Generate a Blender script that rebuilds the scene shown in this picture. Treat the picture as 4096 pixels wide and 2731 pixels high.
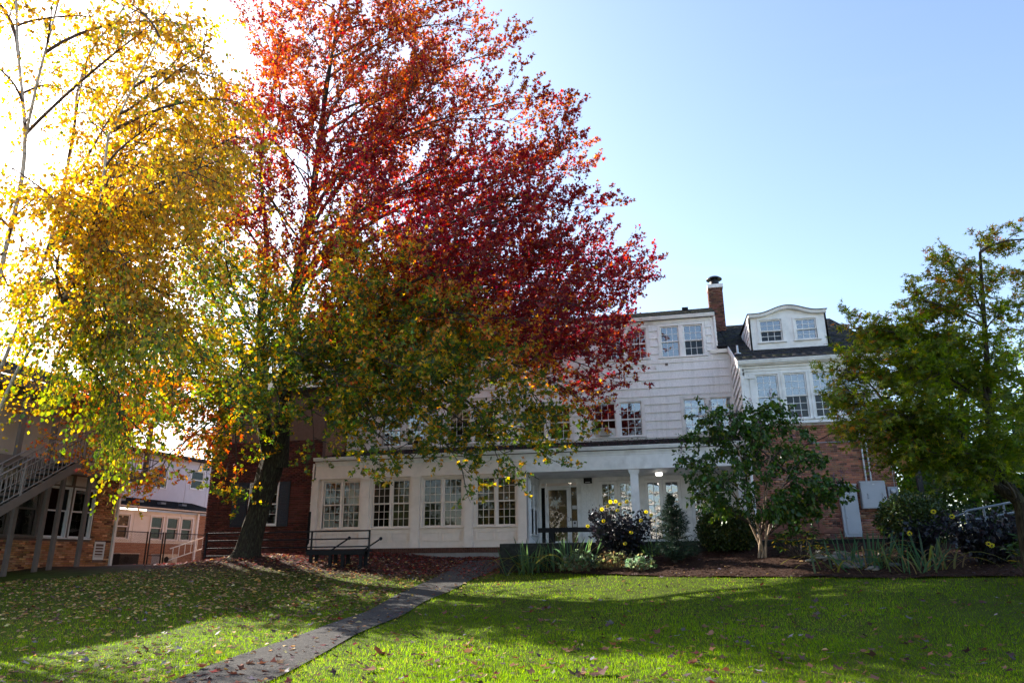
import bpy, math, random
import numpy as np
from mathutils import Vector, Matrix
random.seed(7); RNG = np.random.default_rng(11)
for o in list(bpy.data.objects): bpy.data.objects.remove(o)
scene = bpy.context.scene
COL = scene.collection
R = math.radians
# ------------------------------------------------------------------ camera
# the camera is the origin of the height scale: z = 0 is eye level, the main facade runs along X
cam_d = bpy.data.cameras.new('camera'); cam = bpy.data.objects.new('camera', cam_d); COL.objects.link(cam)
cam_d.sensor_width = 36; cam_d.lens = 25.45; cam_d.clip_start = .05; cam_d.clip_end = 3000
PITCH, ROLL, YAW = R(17.06), R(-.417), R(12.5)
cam.matrix_world = Matrix.Rotation(YAW, 4, 'Z') @ Matrix.Rotation(R(90) + PITCH, 4, 'X') @ Matrix.Rotation(ROLL, 4, 'Z')
scene.camera = cam
# ------------------------------------------------------------------ sky and sun
SUN_AZ, SUN_EL = R(-60), R(28.5)          # azimuth from +Y, negative = towards -X
SUN_DIR = Vector((math.sin(SUN_AZ)*math.cos(SUN_EL), math.cos(SUN_AZ)*math.cos(SUN_EL), math.sin(SUN_EL)))
world = bpy.data.worlds.new('World'); scene.world = world; world.use_nodes = True
nt = world.node_tree; nt.nodes.clear()
w_out = nt.nodes.new('ShaderNodeOutputWorld'); w_bg = nt.nodes.new('ShaderNodeBackground')
sky = nt.nodes.new('ShaderNodeTexSky'); sky.sky_type = 'NISHITA'; sky.sun_disc = False
sky.sun_elevation = SUN_EL; sky.sun_rotation = SUN_AZ
sky.altitude = 130; sky.air_density = 1.0; sky.dust_density = 1.6; sky.ozone_density = 2.2
w_bg.inputs['Strength'].default_value = .13
w_tint = nt.nodes.new('ShaderNodeMix'); w_tint.data_type = 'RGBA'; w_tint.blend_type = 'MULTIPLY'; w_tint.inputs[0].default_value = 1; w_tint.inputs[7].default_value = (1.03, .985, .96, 1)   # camera white balance
nt.links.new(sky.outputs['Color'], w_tint.inputs[6]); 
w_tc = nt.nodes.new('ShaderNodeTexCoord'); w_mp = nt.nodes.new('ShaderNodeMapping'); w_mp.inputs['Scale'].default_value = (1.2, 2.6, 5.5); w_mp.inputs['Rotation'].default_value = (.2, .35, .6)
w_nz = nt.nodes.new('ShaderNodeTexNoise'); w_nz.inputs['Scale'].default_value = 1.3; w_nz.inputs['Detail'].default_value = 7; w_nz.inputs['Distortion'].default_value = .6
nt.links.new(w_tc.outputs['Generated'], w_mp.inputs[0]); nt.links.new(w_mp.outputs[0], w_nz.inputs['Vector'])
w_mr = nt.nodes.new('ShaderNodeMapRange'); w_mr.interpolation_type = 'SMOOTHSTEP'; w_mr.inputs[1].default_value = .50; w_mr.inputs[2].default_value = .80; w_mr.inputs[4].default_value = .30; nt.links.new(w_nz.outputs['Fac'], w_mr.inputs[0])
w_bw = nt.nodes.new('ShaderNodeRGBToBW'); nt.links.new(w_tint.outputs[2], w_bw.inputs[0]); w_ml = nt.nodes.new('ShaderNodeMath'); w_ml.operation = 'MULTIPLY'; w_ml.inputs[1].default_value = 1.45; nt.links.new(w_bw.outputs[0], w_ml.inputs[0])
w_cl = nt.nodes.new('ShaderNodeMix'); w_cl.data_type = 'RGBA'; nt.links.new(w_mr.outputs[0], w_cl.inputs[0]); nt.links.new(w_tint.outputs[2], w_cl.inputs[6]); nt.links.new(w_ml.outputs[0], w_cl.inputs[7])   # thin cirrus all round
nt.links.new(w_cl.outputs[2], w_bg.inputs['Color']); nt.links.new(w_bg.outputs[0], w_out.inputs['Surface'])
sun_d = bpy.data.lights.new('sun', 'SUN'); sun = bpy.data.objects.new('sun', sun_d); COL.objects.link(sun)
sun_d.energy = 5.0; sun_d.angle = R(.53); sun_d.color = (1, .91, .78)
sun.rotation_euler = SUN_DIR.to_track_quat('Z', 'Y').to_euler()
sun.location = (-30, 10, 30)
vs = scene.view_settings
vs.view_transform = 'Standard'; vs.look = 'None'; vs.gamma = 1; vs.use_curve_mapping = False
vs.exposure = 1.6
try:
    scene.cycles.max_bounces = 8; scene.cycles.transparent_max_bounces = 24
    scene.cycles.diffuse_bounces = 4; scene.cycles.glossy_bounces = 3; scene.cycles.transmission_bounces = 4
    scene.cycles.caustics_reflective = False; scene.cycles.caustics_refractive = False
except Exception: pass
# ------------------------------------------------------------------ materials
def nodes(name):
    m = bpy.data.materials.new(name); m.use_nodes = True
    n = m.node_tree.nodes; n.clear()
    return m, n, m.node_tree.links
def M(name, c, rough=.6, spec=.3, var=.12, scale=6., stretch=(1, 1, 1), bump=0., bscale=40., c2=None, c2amt=.0, c2scale=1.5, metal=0., tint=False):
    """painted / mineral surface: base colour, fine value noise, optional second colour in patches, fine relief"""
    m, n, l = nodes(name)
    out = n.new('ShaderNodeOutputMaterial'); b = n.new('ShaderNodeBsdfPrincipled')
    l.new(b.outputs[0], out.inputs[0])
    tc = n.new('ShaderNodeTexCoord' if not tint else 'ShaderNodeNewGeometry')
    src = tc.outputs['Object'] if not tint else tc.outputs['Position']
    geo = n.new('ShaderNodeNewGeometry'); src = geo.outputs['Position']
    mp = n.new('ShaderNodeMapping'); mp.inputs['Scale'].default_value = stretch; l.new(src, mp.inputs[0])
    nz = n.new('ShaderNodeTexNoise'); nz.inputs['Scale'].default_value = scale; nz.inputs['Detail'].default_value = 5
    l.new(mp.outputs[0], nz.inputs['Vector'])
    mr = n.new('ShaderNodeMapRange'); mr.inputs[1].default_value = .25; mr.inputs[2].default_value = .75
    mr.inputs[3].default_value = 1 - var; mr.inputs[4].default_value = 1 + var
    l.new(nz.outputs['Fac'], mr.inputs[0])
    base = n.new('ShaderNodeMix'); base.data_type = 'RGBA'; base.blend_type = 'MULTIPLY'; base.inputs[0].default_value = 1
    base.inputs[6].default_value = (*c, 1); l.new(mr.outputs[0], base.inputs[7])
    col = base.outputs[2]
    if tint:
        at = n.new('ShaderNodeAttribute'); at.attribute_name = 'Col'
        l.new(at.outputs['Color'], base.inputs[6])
    if c2 is not None:
        n2 = n.new('ShaderNodeTexNoise'); n2.inputs['Scale'].default_value = c2scale; n2.inputs['Detail'].default_value = 6
        l.new(mp.outputs[0], n2.inputs['Vector'])
        m2 = n.new('ShaderNodeMapRange'); m2.inputs[1].default_value = .5; m2.inputs[2].default_value = .72; m2.inputs[4].default_value = c2amt
        l.new(n2.outputs['Fac'], m2.inputs[0])
        mx = n.new('ShaderNodeMix'); mx.data_type = 'RGBA'; l.new(m2.outputs[0], mx.inputs[0]); l.new(col, mx.inputs[6]); mx.inputs[7].default_value = (*c2, 1)
        col = mx.outputs[2]
    l.new(col, b.inputs['Base Color'])
    b.inputs['Roughness'].default_value = rough; b.inputs['Specular IOR Level'].default_value = spec; b.inputs['Metallic'].default_value = metal
    if bump:
        nb = n.new('ShaderNodeTexNoise'); nb.inputs['Scale'].default_value = bscale; nb.inputs['Detail'].default_value = 4
        l.new(mp.outputs[0], nb.inputs['Vector'])
        bp = n.new('ShaderNodeBump'); bp.inputs['Strength'].default_value = bump; bp.inputs['Distance'].default_value = .02
        l.new(nb.outputs['Fac'], bp.inputs['Height']); l.new(bp.outputs[0], b.inputs['Normal'])
    return m
def leafmat(name, trans=.45, gloss=.05, rough=.45, boost=1.25, sat=1.15):
    """thin leaf: colour from the per-leaf attribute, light passes through it"""
    m, n, l = nodes(name)
    out = n.new('ShaderNodeOutputMaterial'); at = n.new('ShaderNodeAttribute'); at.attribute_name = 'Col'
    d = n.new('ShaderNodeBsdfDiffuse'); t = n.new('ShaderNodeBsdfTranslucent'); g = n.new('ShaderNodeBsdfGlossy')
    l.new(at.outputs['Color'], d.inputs['Color'])
    hs = n.new('ShaderNodeHueSaturation'); hs.inputs['Saturation'].default_value = sat; hs.inputs['Value'].default_value = boost
    l.new(at.outputs['Color'], hs.inputs['Color']); l.new(hs.outputs[0], t.inputs['Color'])
    g.inputs['Roughness'].default_value = rough; g.inputs['Color'].default_value = (.9, .93, 1, 1)
    a = n.new('ShaderNodeMixShader'); a.inputs[0].default_value = trans; l.new(d.outputs[0], a.inputs[1]); l.new(t.outputs[0], a.inputs[2])
    b = n.new('ShaderNodeMixShader'); b.inputs[0].default_value = gloss; l.new(a.outputs[0], b.inputs[1]); l.new(g.outputs[0], b.inputs[2])
    l.new(b.outputs[0], out.inputs[0])
    return m
def glassmat(name, tr=.8, f0=.10, wav=.08):
    m, n, l = nodes(name)
    out = n.new('ShaderNodeOutputMaterial'); t = n.new('ShaderNodeBsdfTransparent'); g = n.new('ShaderNodeBsdfGlossy')
    t.inputs[0].default_value = (tr, tr*1.01, tr*.99, 1); g.inputs['Roughness'].default_value = .01
    lw = n.new('ShaderNodeFresnel'); lw.inputs['IOR'].default_value = 1.5
    ad = n.new('ShaderNodeMath'); ad.operation = 'ADD'; ad.use_clamp = True; ad.inputs[1].default_value = f0; l.new(lw.outputs[0], ad.inputs[0])
    geo = n.new('ShaderNodeNewGeometry'); nz = n.new('ShaderNodeTexNoise'); nz.inputs['Scale'].default_value = 3.1; nz.inputs['Detail'].default_value = 1
    l.new(geo.outputs['Position'], nz.inputs['Vector'])
    bp = n.new('ShaderNodeBump'); bp.inputs['Strength'].default_value = wav; bp.inputs['Distance'].default_value = .03
    l.new(nz.outputs['Fac'], bp.inputs['Height']); l.new(bp.outputs[0], g.inputs['Normal'])
    mx = n.new('ShaderNodeMixShader'); l.new(ad.outputs[0], mx.inputs[0]); l.new(t.outputs[0], mx.inputs[1]); l.new(g.outputs[0], mx.inputs[2])
    l.new(mx.outputs[0], out.inputs[0])
    return m
def emis(name, c, s):
    m, n, l = nodes(name); out = n.new('ShaderNodeOutputMaterial'); e = n.new('ShaderNodeEmission')
    e.inputs[0].default_value = (*c, 1); e.inputs[1].default_value = s; l.new(e.outputs[0], out.inputs[0]); return m
def brickmat(name, c1, c2, mortar):
    m, n, l = nodes(name); out = n.new('ShaderNodeOutputMaterial'); b = n.new('ShaderNodeBsdfPrincipled'); l.new(b.outputs[0], out.inputs[0])
    tc = n.new('ShaderNodeTexCoord'); br = n.new('ShaderNodeTexBrick')
    br.inputs['Color1'].default_value = (*c1, 1); br.inputs['Color2'].default_value = (*c2, 1); br.inputs['Mortar'].default_value = (*mortar, 1)
    br.inputs['Scale'].default_value = 1; br.inputs['Brick Width'].default_value = .24; br.inputs['Row Height'].default_value = .07; br.inputs['Mortar Size'].default_value = .008
    l.new(tc.outputs['UV'], br.inputs['Vector']); l.new(br.outputs['Color'], b.inputs['Base Color']); b.inputs['Roughness'].default_value = .9
    return m
MT = dict(
    siding=M('white_siding_paint', (.87, .865, .84), .65, .25, .14, 9, (7, 7, .6), .25, 30, (.50, .50, .46), .28, 1.1),
    trim=M('white_trim_paint', (.87, .86, .83), .5, .3, .07, 5, c2=(.45, .44, .40), c2amt=.45, c2scale=2.3),
    cream=M('warm_lit_cream_paint', (.86, .75, .66), .5, .3, .06, 5, c2=(.55, .48, .42), c2amt=.3, c2scale=2.0),  # cream colour also holds the warm leaf-filtered and litter-bounced light on the bays
    mortar=M('mortar', (.42, .37, .32), .9, .1, .15, 12),
    mortar_dark=M('dark_mortar', (.17, .11, .09), .9, .1, .15, 12),
    brick=M('red_brick', (.3, .1, .07), .85, .15, .16, 14, bump=.3, bscale=60, tint=True),
    shingle=M('asphalt_shingle', (.05, .05, .055), .9, .1, .3, 20, bump=.4, bscale=90, tint=True),
    roofdark=M('roof_felt', (.035, .035, .038), .95, .1, .2, 15),
    interior=M('interior_plaster', (.16, .145, .125), .9, .1, .1, 3),
    blackwood=M('black_painted_wood', (.011, .012, .014), .6, .15, .3, 8, (1, 1, 6), .2, 40),
    blackmetal=M('black_metal', (.011, .012, .015), .42, .3, .2, 20),
    shutter=M('navy_shutter_paint', (.016, .021, .032), .5, .4, .15, 9),
    concrete=M('mossy_concrete', (.036, .037, .034), .95, .1, .45, 9, bump=.6, bscale=30, c2=(.014, .02, .01), c2amt=.7, c2scale=3),
    lot=M('pale_concrete_lot', (.55, .53, .50), .9, .15, .12, 2, c2=(.3, .29, .27), c2amt=.5, c2scale=.4),
    patio=M('patio_concrete', (.30, .28, .26), .9, .15, .15, 6, bump=.2),
    greymetal=M('grey_enclosure_paint', (.42, .44, .46), .45, .4, .05, 3, c2=(.33, .34, .34), c2amt=.3, c2scale=4),
    galv=M('galvanised_conduit', (.45, .46, .48), .35, .5, .1, 20, metal=.75),
    rail=M('grey_blue_rail_paint', (.13, .16, .19), .45, .4, .1, 9),
    stairrail=M('warm_grey_rail_paint', (.27, .235, .22), .5, .3, .1, 9),
    tan=M('tan_painted_wood', (.17, .135, .115), .6, .3, .1, 6),
    beige=M('beige_stucco_panel', (.52, .45, .38), .8, .15, .06, 4),
    pale=M('pale_panel', (.70, .69, .66), .7, .2, .06, 4, c2=(.45, .42, .36), c2amt=.3, c2scale=2),
    lilac=M('pale_grey_siding', (.55, .56, .63), .7, .2, .05, 4),
    vinyl=M('white_vinyl_frame', (.75, .76, .77), .4, .35, .03, 4),
    burl=M('redwood_burl', (.17, .062, .036), .5, .35, .5, 7, (1, 1, 3), .5, 25, (.30, .16, .10), .5, 6),
    bark=M('dark_maple_bark', (.034, .028, .021), .95, .1, .6, 9, (5, 5, 1), 1.6, 10, (.085, .09, .05), .6, 4.5),
    twig=M('maple_twig_bark', (.07, .058, .05), .9, .1, .3, 12),
    birchbark=M('white_birch_bark', (.52, .47, .42), .8, .2, .25, 5, (1, 1, 5), .3, 20, (.06, .05, .045), .8, 4),
    birchtwig=M('birch_twig_bark', (.075, .052, .045), .8, .2, .2, 9),
    paletwig=M('tan_smooth_bark', (.30, .22, .15), .7, .2, .3, 8, (2, 2, .6), .2, 30),
    mulch=M('bark_mulch', (.040, .020, .014), .95, .1, .6, 55, bump=1., bscale=80, c2=(.075, .042, .028), c2amt=.6, c2scale=9),
    asphalt=M('weathered_asphalt_path', (.055, .053, .054), .9, .15, .6, 60, bump=1.2, bscale=70, c2=(.15, .145, .135), c2amt=.7, c2scale=26),
    stone=M('river_stone', (.14, .14, .13), .75, .3, .3, 8, bump=.2, tint=True),
    leaf=leafmat('leaf_thin', .62, .02, .45, 1.6, 1.18), leafdry=leafmat('leaf_dry', .3, .03, .5, 1.1, 1.0), leafglossy=leafmat('leaf_waxy', .25, .03, .3, 1.2),
    grass=leafmat('grass_blade', .6, .004, .4, 2.5, 1.12), needle=leafmat('conifer_needle', .15, .02, .5),
    glass=glassmat('window_glass', .8, .0), glasssky=glassmat('sky_mirroring_glass', .7, .2, .10), glassw=glassmat('old_wavy_glass', .7, .22, .5), glassdark=glassmat('screened_glass', .35, .0, .06),
    lampwhite=emis('fluorescent_tube', (1, .86, .66), 5.), porchlamp=emis('lit_lamp_lens', (1, .95, .86), 1.3),
    brickfar=brickmat('far_orange_brick', (.36, .17, .085), (.25, .10, .05), (.33, .25, .19)),
    black=M('matt_black', (.01, .01, .011), .7, .2, .1, 9), notice=M('paper_notice', (.62, .62, .62), .8, .1, .05, 5),
    lettering=M('frosted_lettering', (.42, .36, .28), .7, .2, .03, 5), stonebase=M('brick_ledge', (.12, .06, .045), .9, .1, .4, 12, bump=.4),
    curtain=M('brown_curtain', (.10, .075, .05), .9, .1, .3, 5, (6, 6, .3)), straw=M('dry_stalk', (.22, .15, .09), .9, .1, .3, 9),
)
# ------------------------------------------------------------------ building blocks
WPOS = {}
def link(o, parent, origin):
    COL.objects.link(o)
    WPOS[o.name] = np.array(origin, float)
    if parent is not None:
        o.parent = parent; o.location = WPOS[o.name] - WPOS[parent.name]
    else: o.location = origin
    return o
def tag(o, label=None, cat=None, group=None, kind=None):
    if label: o['label'] = label
    if cat: o['category'] = cat
    if group: o['group'] = group
    if kind: o['kind'] = kind
    return o
def thing(name, loc, label, cat, group=None):
    o = bpy.data.objects.new(name, None); o.empty_display_size = .3
    link(o, None, loc); return tag(o, label, cat, group)
class Fr:
    """an upright wall plane: s runs along it, d out of it, z is up"""
    def __init__(s, o, ang=0.):                  # ang = rotation about Z of the plane u=(1,0), n=(0,-1)
        s.o = np.array((o[0], o[1], 0), float); s.u = np.array((math.cos(ang), math.sin(ang), 0)); s.n = np.array((math.sin(ang), -math.cos(ang), 0))
    def P(s, a, d, z): return s.o + s.u*a + s.n*d + np.array((0, 0, z))
WF = Fr((0, 0)); WF.n = np.array((0., 1., 0))     # plain world axes: s=x d=y
class MB:
    def __init__(s): s.v = []; s.f = []
    def poly(s, *p):
        k = len(s.v); s.v += [tuple(q) for q in p]; s.f.append(tuple(range(k, k+len(p)))); return s
    def hexa(s, p):      # p: 4 bottom, 4 top
        k = len(s.v); s.v += [tuple(q) for q in p]
        for f in ((3, 2, 1, 0), (4, 5, 6, 7), (0, 1, 5, 4), (1, 2, 6, 5), (2, 3, 7, 6), (3, 0, 4, 7)): s.f.append(tuple(k+i for i in f))
        return s
    def box(s, fr, s0, s1, z0, z1, d0, d1):
        return s.hexa([fr.P(a, d, z) for z in (z0, z1) for a, d in ((s0, d1), (s1, d1), (s1, d0), (s0, d0))])
    def wbox(s, x0, x1, y0, y1, z0, z1): return s.box(WF, x0, x1, z0, z1, y1, y0)
    def prism(s, fr, prof, s0, s1):    # profile in (d,z), extruded along s
        n = len(prof); k = len(s.v)
        for a in (s0, s1): s.v += [tuple(fr.P(a, d, z)) for d, z in prof]
        s.f.append(tuple(range(k, k+n))); s.f.append(tuple(range(k+2*n-1, k+n-1, -1)))
        for i in range(n): j = (i+1) % n; s.f.append((k+j, k+i, k+n+i, k+n+j))
        return s
    def slab(s, fr, prof, d0, d1):    # outline in (s,z), extruded along d
        n = len(prof); k = len(s.v)
        for d in (d0, d1): s.v += [tuple(fr.P(a, d, z)) for a, z in prof]
        s.f.append(tuple(range(k, k+n))); s.f.append(tuple(range(k+2*n-1, k+n-1, -1)))
        for i in range(n): j = (i+1) % n; s.f.append((k+j, k+i, k+n+i, k+n+j))
        return s
    def tube(s, pts, r, seg=6, cap=True):
        V, F = tube_arr([pts], [r if np.ndim(r) else [r]*len(pts)], seg)
        k = len(s.v); s.v += [tuple(v) for v in V]; s.f += [tuple(int(i)+k for i in f) for f in F]
        if cap:
            n = len(pts); s.f.append(tuple(k+i for i in range(seg))[::-1]); s.f.append(tuple(k+(n-1)*seg+i for i in range(seg)))
        return s
    def lathe(s, c, prof, seg=16, axis=None):
        c = np.array(c, float); k = len(s.v); ax = np.array(axis if axis is not None else (0, 0, 1), float)
        a = np.cross(ax, (1, 0, 0) if abs(ax[0]) < .9 else (0, 1, 0)); a /= np.linalg.norm(a); b = np.cross(ax, a)
        for r, h in prof:
            for i in range(seg):
                t = 2*math.pi*i/seg; s.v.append(tuple(c + ax*h + (a*math.cos(t)+b*math.sin(t))*r))
        for j in range(len(prof)-1):
            for i in range(seg): s.f.append((k+j*seg+i, k+j*seg+(i+1) % seg, k+(j+1)*seg+(i+1) % seg, k+(j+1)*seg+i))
        s.f.append(tuple(k+i for i in range(seg))[::-1]); s.f.append(tuple(k+(len(prof)-1)*seg+i for i in range(seg)))
        return s
    def build(s, name, mat, parent=None, origin=None, smooth=False, uv=None):
        V = np.array(s.v, float)
        if origin is None: origin = (V.min(0)+V.max(0))/2; 
        me = bpy.data.meshes.new(name); me.from_pydata([tuple(p) for p in V-np.array(origin)], [], s.f)
        me.materials.append(MT[mat] if isinstance(mat, str) else mat)
        if smooth: me.polygons.foreach_set('use_smooth', [True]*len(me.polygons))
        if uv is not None:
            ul = me.uv_layers.new(name='UVMap'); li = np.zeros(len(me.loops), int); me.loops.foreach_get('vertex_index', li)
            rel = V[li] - uv.o; ul.data.foreach_set('uv', np.stack([rel@uv.u, rel[:, 2]], 1).ravel())
        me.update()
        return link(bpy.data.objects.new(name, me), parent, origin)
def tube_arr(paths, radii, seg):
    """many tapered tubes as one pair of arrays (quads)"""
    VV, FF, k = [], [], 0
    ang = np.arange(seg)*2*math.pi/seg; cs, sn = np.cos(ang)[:, None], np.sin(ang)[:, None]
    for p, r in zip(paths, radii):
        p = np.asarray(p, float); n = len(p)
        t = np.gradient(p, axis=0); t /= np.linalg.norm(t, axis=1, keepdims=True)+1e-9
        ref = np.array((0, 0, 1.)) if abs(t[:, 2]).mean() < .8 else np.array((1., 0, 0))
        a = np.cross(t, ref); a /= np.linalg.norm(a, axis=1, keepdims=True)+1e-9; b = np.cross(t, a)
        ring = p[:, None, :] + np.asarray(r)[:, None, None]*(cs[None]*a[:, None]+sn[None]*b[:, None])
        VV.append(ring.reshape(-1, 3))
        i = np.arange(n-1)[:, None]*seg; j = np.arange(seg)[None]; j2 = (j+1) % seg
        FF.append(np.stack([k+i+j, k+i+j2, k+i+seg+j2, k+i+seg+j], -1).reshape(-1, 4)); k += n*seg
    return np.concatenate(VV), np.concatenate(FF)
def fast(name, V, F, mat, parent=None, origin=None, col=None, smooth=False):
    """array mesh (all faces same size) with optional per-vertex colour"""
    V = np.asarray(V, np.float32); F = np.asarray(F, np.int32)
    if origin is None: origin = WPOS[parent.name] if parent is not None else (0, 0, 0)
    k = F.shape[1]; me = bpy.data.meshes.new(name)
    me.vertices.add(len(V)); me.vertices.foreach_set('co', (V-np.array(origin, np.float32)).ravel())
    me.loops.add(F.size); me.loops.foreach_set('vertex_index', F.ravel())
    me.polygons.add(len(F)); me.polygons.foreach_set('loop_start', np.arange(0, F.size, k, dtype=np.int32))
    try: me.polygons.foreach_set('loop_total', np.full(len(F), k, np.int32))
    except Exception: pass
    if smooth: me.polygons.foreach_set('use_smooth', np.ones(len(F), bool))
    if col is not None:
        ca = me.color_attributes.new('Col', 'FLOAT_COLOR', 'POINT')
        c4 = np.ones((len(V), 4), np.float32); c4[:, :3] = col; ca.data.foreach_set('color', c4.ravel())
    me.materials.append(MT[mat] if isinstance(mat, str) else mat); me.update(calc_edges=True)
    return link(bpy.data.objects.new(name, me), parent, origin)
def unit(a): a = np.asarray(a, float); return a/(np.linalg.norm(a, axis=-1, keepdims=True)+1e-9)
# leaf outlines: x along the leaf, y across, z out of it
T_MAPLE = (np.array([(0, 0, 0), (.38, -.55, .05), (.52, -.16, 0), (1, 0, .06), (.52, .16, 0), (.38, .55, .05)]), np.array([(0, 1, 2), (0, 2, 4), (2, 3, 4), (0, 4, 5)]))
T_OVAL = (np.array([(0, 0, 0), (.35, -.36, .10), (.75, -.24, .06), (1, 0, -.06), (.75, .24, .06), (.35, .36, .10)]), np.array([(0, 1, 2), (0, 2, 3), (0, 3, 4), (0, 4, 5)]))
_a = [R(x) for x in (-105, -58, 0, 58, 105)]; _l = (.5, .85, 1., .85, .5)
T_PALM = (np.array([(0, 0, 0)] + sum([[(l*math.cos(a), l*math.sin(a), -.08), (.16*math.cos(a-1.1), .16*math.sin(a-1.1), .03), (.16*math.cos(a+1.1), .16*math.sin(a+1.1), .03)] for a, l in zip(_a, _l)], [])),
          np.array([(2+3*i, 1+3*i, 3+3*i) for i in range(5)]))
T_BIGMAPLE = (np.array([(-.02, 0, 0), (.02, -.42, .06), (.22, -.30, 0), (.42, -.62, .12), (.5, -.2, 0), (.78, -.3, .05), (1, 0, .14), (.78, .3, .05), (.5, .2, 0), (.42, .62, .02), (.22, .30, 0), (.02, .42, .1)]),
              np.array([(0, 1, 2), (0, 2, 4), (2, 3, 4), (0, 4, 8), (4, 5, 6), (4, 6, 8), (8, 6, 7), (0, 8, 10), (8, 9, 10), (0, 10, 11)]))
T_LONG = (np.array([(0, 0, 0), (.4, -.17, .05), (.8, -.13, .0), (1, 0, -.08), (.8, .13, .0), (.4, .17, .05)]), T_OVAL[1])
def leaves(pos, axis, normal, size, tmpl, col):
    """leaf geometry for n leaves -> V, F, C arrays"""
    tv, tf = tmpl; n = len(pos); a = unit(axis); nn = unit(normal - (normal*a).sum(1, keepdims=True)*a); b = np.cross(nn, a)
    sz = np.asarray(size)[:, None, None]
    V = pos[:, None, :] + sz*(tv[None, :, 0:1]*a[:, None]+tv[None, :, 1:2]*b[:, None]+tv[None, :, 2:3]*nn[:, None])
    F = tf[None]+(np.arange(n)*len(tv))[:, None, None]
    C = np.repeat(np.asarray(col)[:, None, :], len(tv), 1)
    return V.reshape(-1, 3), F.reshape(-1, 3), C.reshape(-1, 3)
def pal(n, cols, w, jit=.2):
    """n leaf colours drawn from a palette, each with its own shade"""
    cols = np.array(cols); w = np.array(w, float); i = RNG.choice(len(cols), n, p=w/w.sum())
    return np.clip(cols[i]*(1+jit*RNG.normal(size=(n, 1)))*(1+.08*RNG.normal(size=(n, 3))), .002, .9)
def smooth01(x, a, b): t = np.clip((x-a)/(b-a), 0, 1); return t*t*(3-2*t)
# ------------------------------------------------------------------ terrain
def gz(x, y):
    """height of the ground: the lawn climbs from the camera towards the buildings"""
    x = np.asarray(x, float); y = np.asarray(y, float)
    q = np.where(x > -5, y+.45*np.clip(x, -5, 9), y-2.25+.05*(np.clip(x, -25, 0)+5))
    z = np.interp(q, [-60, -5, 5, 8.5, 12, 15, 18, 20, 22, 26, 80], [-1.6, -1.3, -1.2, -1.07, -.9, -.62, -.27, -.02, .18, .28, .35])
    z = z + .3*smooth01(-x, 7, 12)*smooth01(y, 10, 17)
    cap = .02+.4*smooth01(x, -16, -12.5); z = np.where(z > cap, cap+(z-cap)*.1, z)
    z = z + .27*np.exp(-((x+12.8)**2+(y-20.5)**2)/2.6)
    return z + .02*np.sin(x*.9+1)*np.cos(y*.7) + .012*np.sin(x*2.3+y*1.7)
# ground sheet out to the horizon, finer near the lawn
def axis_pts(lo, a, b, hi, fine, n):
    return np.concatenate([-np.geomspace(-lo, -a+1e-6, n)[:-1] if a < 0 else np.linspace(lo, a, n)[:-1], np.arange(a, b, fine), np.geomspace(b, hi, n)])
gx = axis_pts(-1500, -30., 14., 1500, .4, 14); gy = axis_pts(-1500, -20., 40., 1500, .4, 14)
GX, GY = np.meshgrid(gx, gy); GZ = gz(GX, GY)
far = np.maximum(np.abs(GX), np.abs(GY)); GZ = np.where(far > 60, GZ*(1-smooth01(far, 60, 300)), GZ)
V = np.stack([GX, GY, GZ], -1).reshape(-1, 3); nx = len(gx)
ii, jj = np.meshgrid(np.arange(len(gy)-1), np.arange(nx-1), indexing='ij')
F = np.stack([ii*nx+jj, ii*nx+jj+1, (ii+1)*nx+jj+1, (ii+1)*nx+jj], -1).reshape(-1, 4)
lit = smooth01(GY, 18.6, 21.0)*smooth01(-GX, 4.5, 6) + np.exp(-((GX+12.6)**2+(GY-20.4)**2)/5)
lit = np.clip(lit, 0, 1).reshape(-1, 1)
gcol = (1-lit)*np.array((.045, .062, .006)) + lit*np.array((.055, .028, .02))
MT['soil'] = M('lawn_soil', (.05, .1, .02), .95, .1, .35, 3, bump=.6, bscale=50, tint=True)
tag(fast('ground', V, F, 'soil', None, (0, 0, 0), gcol, True), kind='structure')
# ---- asphalt path
PL = np.array([(-5.1, 3.), (-5.3, 5.5), (-5.4, 7.43), (-5.62, 9.), (-5.9, 10.9), (-6.1, 12.9), (-6.4, 16.2), (-6.5, 18.5), (-6.55, 20.), (-6.7, 21.6), (-6.8, 23.5)])
PR = np.array([(-4.0, 3.), (-4.15, 5.5), (-4.3, 7.5), (-4.6, 9.1), (-4.95, 11.), (-5.2, 13.), (-5.4, 15.5), (-5.35, 18.0), (-5.3, 19.8), (-5.2, 21.6), (-5.1, 23.5)])
def resample(P, n):
    t = np.linspace(0, len(P)-1, n); i = np.arange(len(P)); return np.stack([np.interp(t, i, P[:, 0]), np.interp(t, i, P[:, 1])], 1)
def ruled(A, B, n, m, zf):
    A, B = resample(A, n), resample(B, n); s = np.linspace(0, 1, m)
    P = A[:, None]*(1-s[None, :, None])+B[:, None]*s[None, :, None]; Z = zf(P[..., 0], P[..., 1], s[None, :])
    V = np.concatenate([P, Z[..., None]], -1).reshape(-1, 3)
    i, j = np.meshgrid(np.arange(n-1), np.arange(m-1), indexing='ij')
    return V, np.stack([i*m+j, i*m+j+1, (i+1)*m+j+1, (i+1)*m+j], -1).reshape(-1, 4)
V, F = ruled(PL, PR, 90, 9, lambda x, y, s: gz(x, y)+.022+.01*(1-(2*s-1)**2))
tag(fast('path', V, F, 'asphalt', None, (0, 0, 0), None, True), kind='structure')
V, F = ruled(np.array([(-70., -5.), (-20., -5.5), (20., -5.5), (70., -5.)]), np.array([(-70., -64.), (-20., -64.), (20., -64.), (70., -64.)]), 60, 50, lambda x, y, s: gz(x, y)+.03)
tag(fast('parking_lot', V, F, 'lot', None, (0, 0, 0), None, True), kind='structure')
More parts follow.
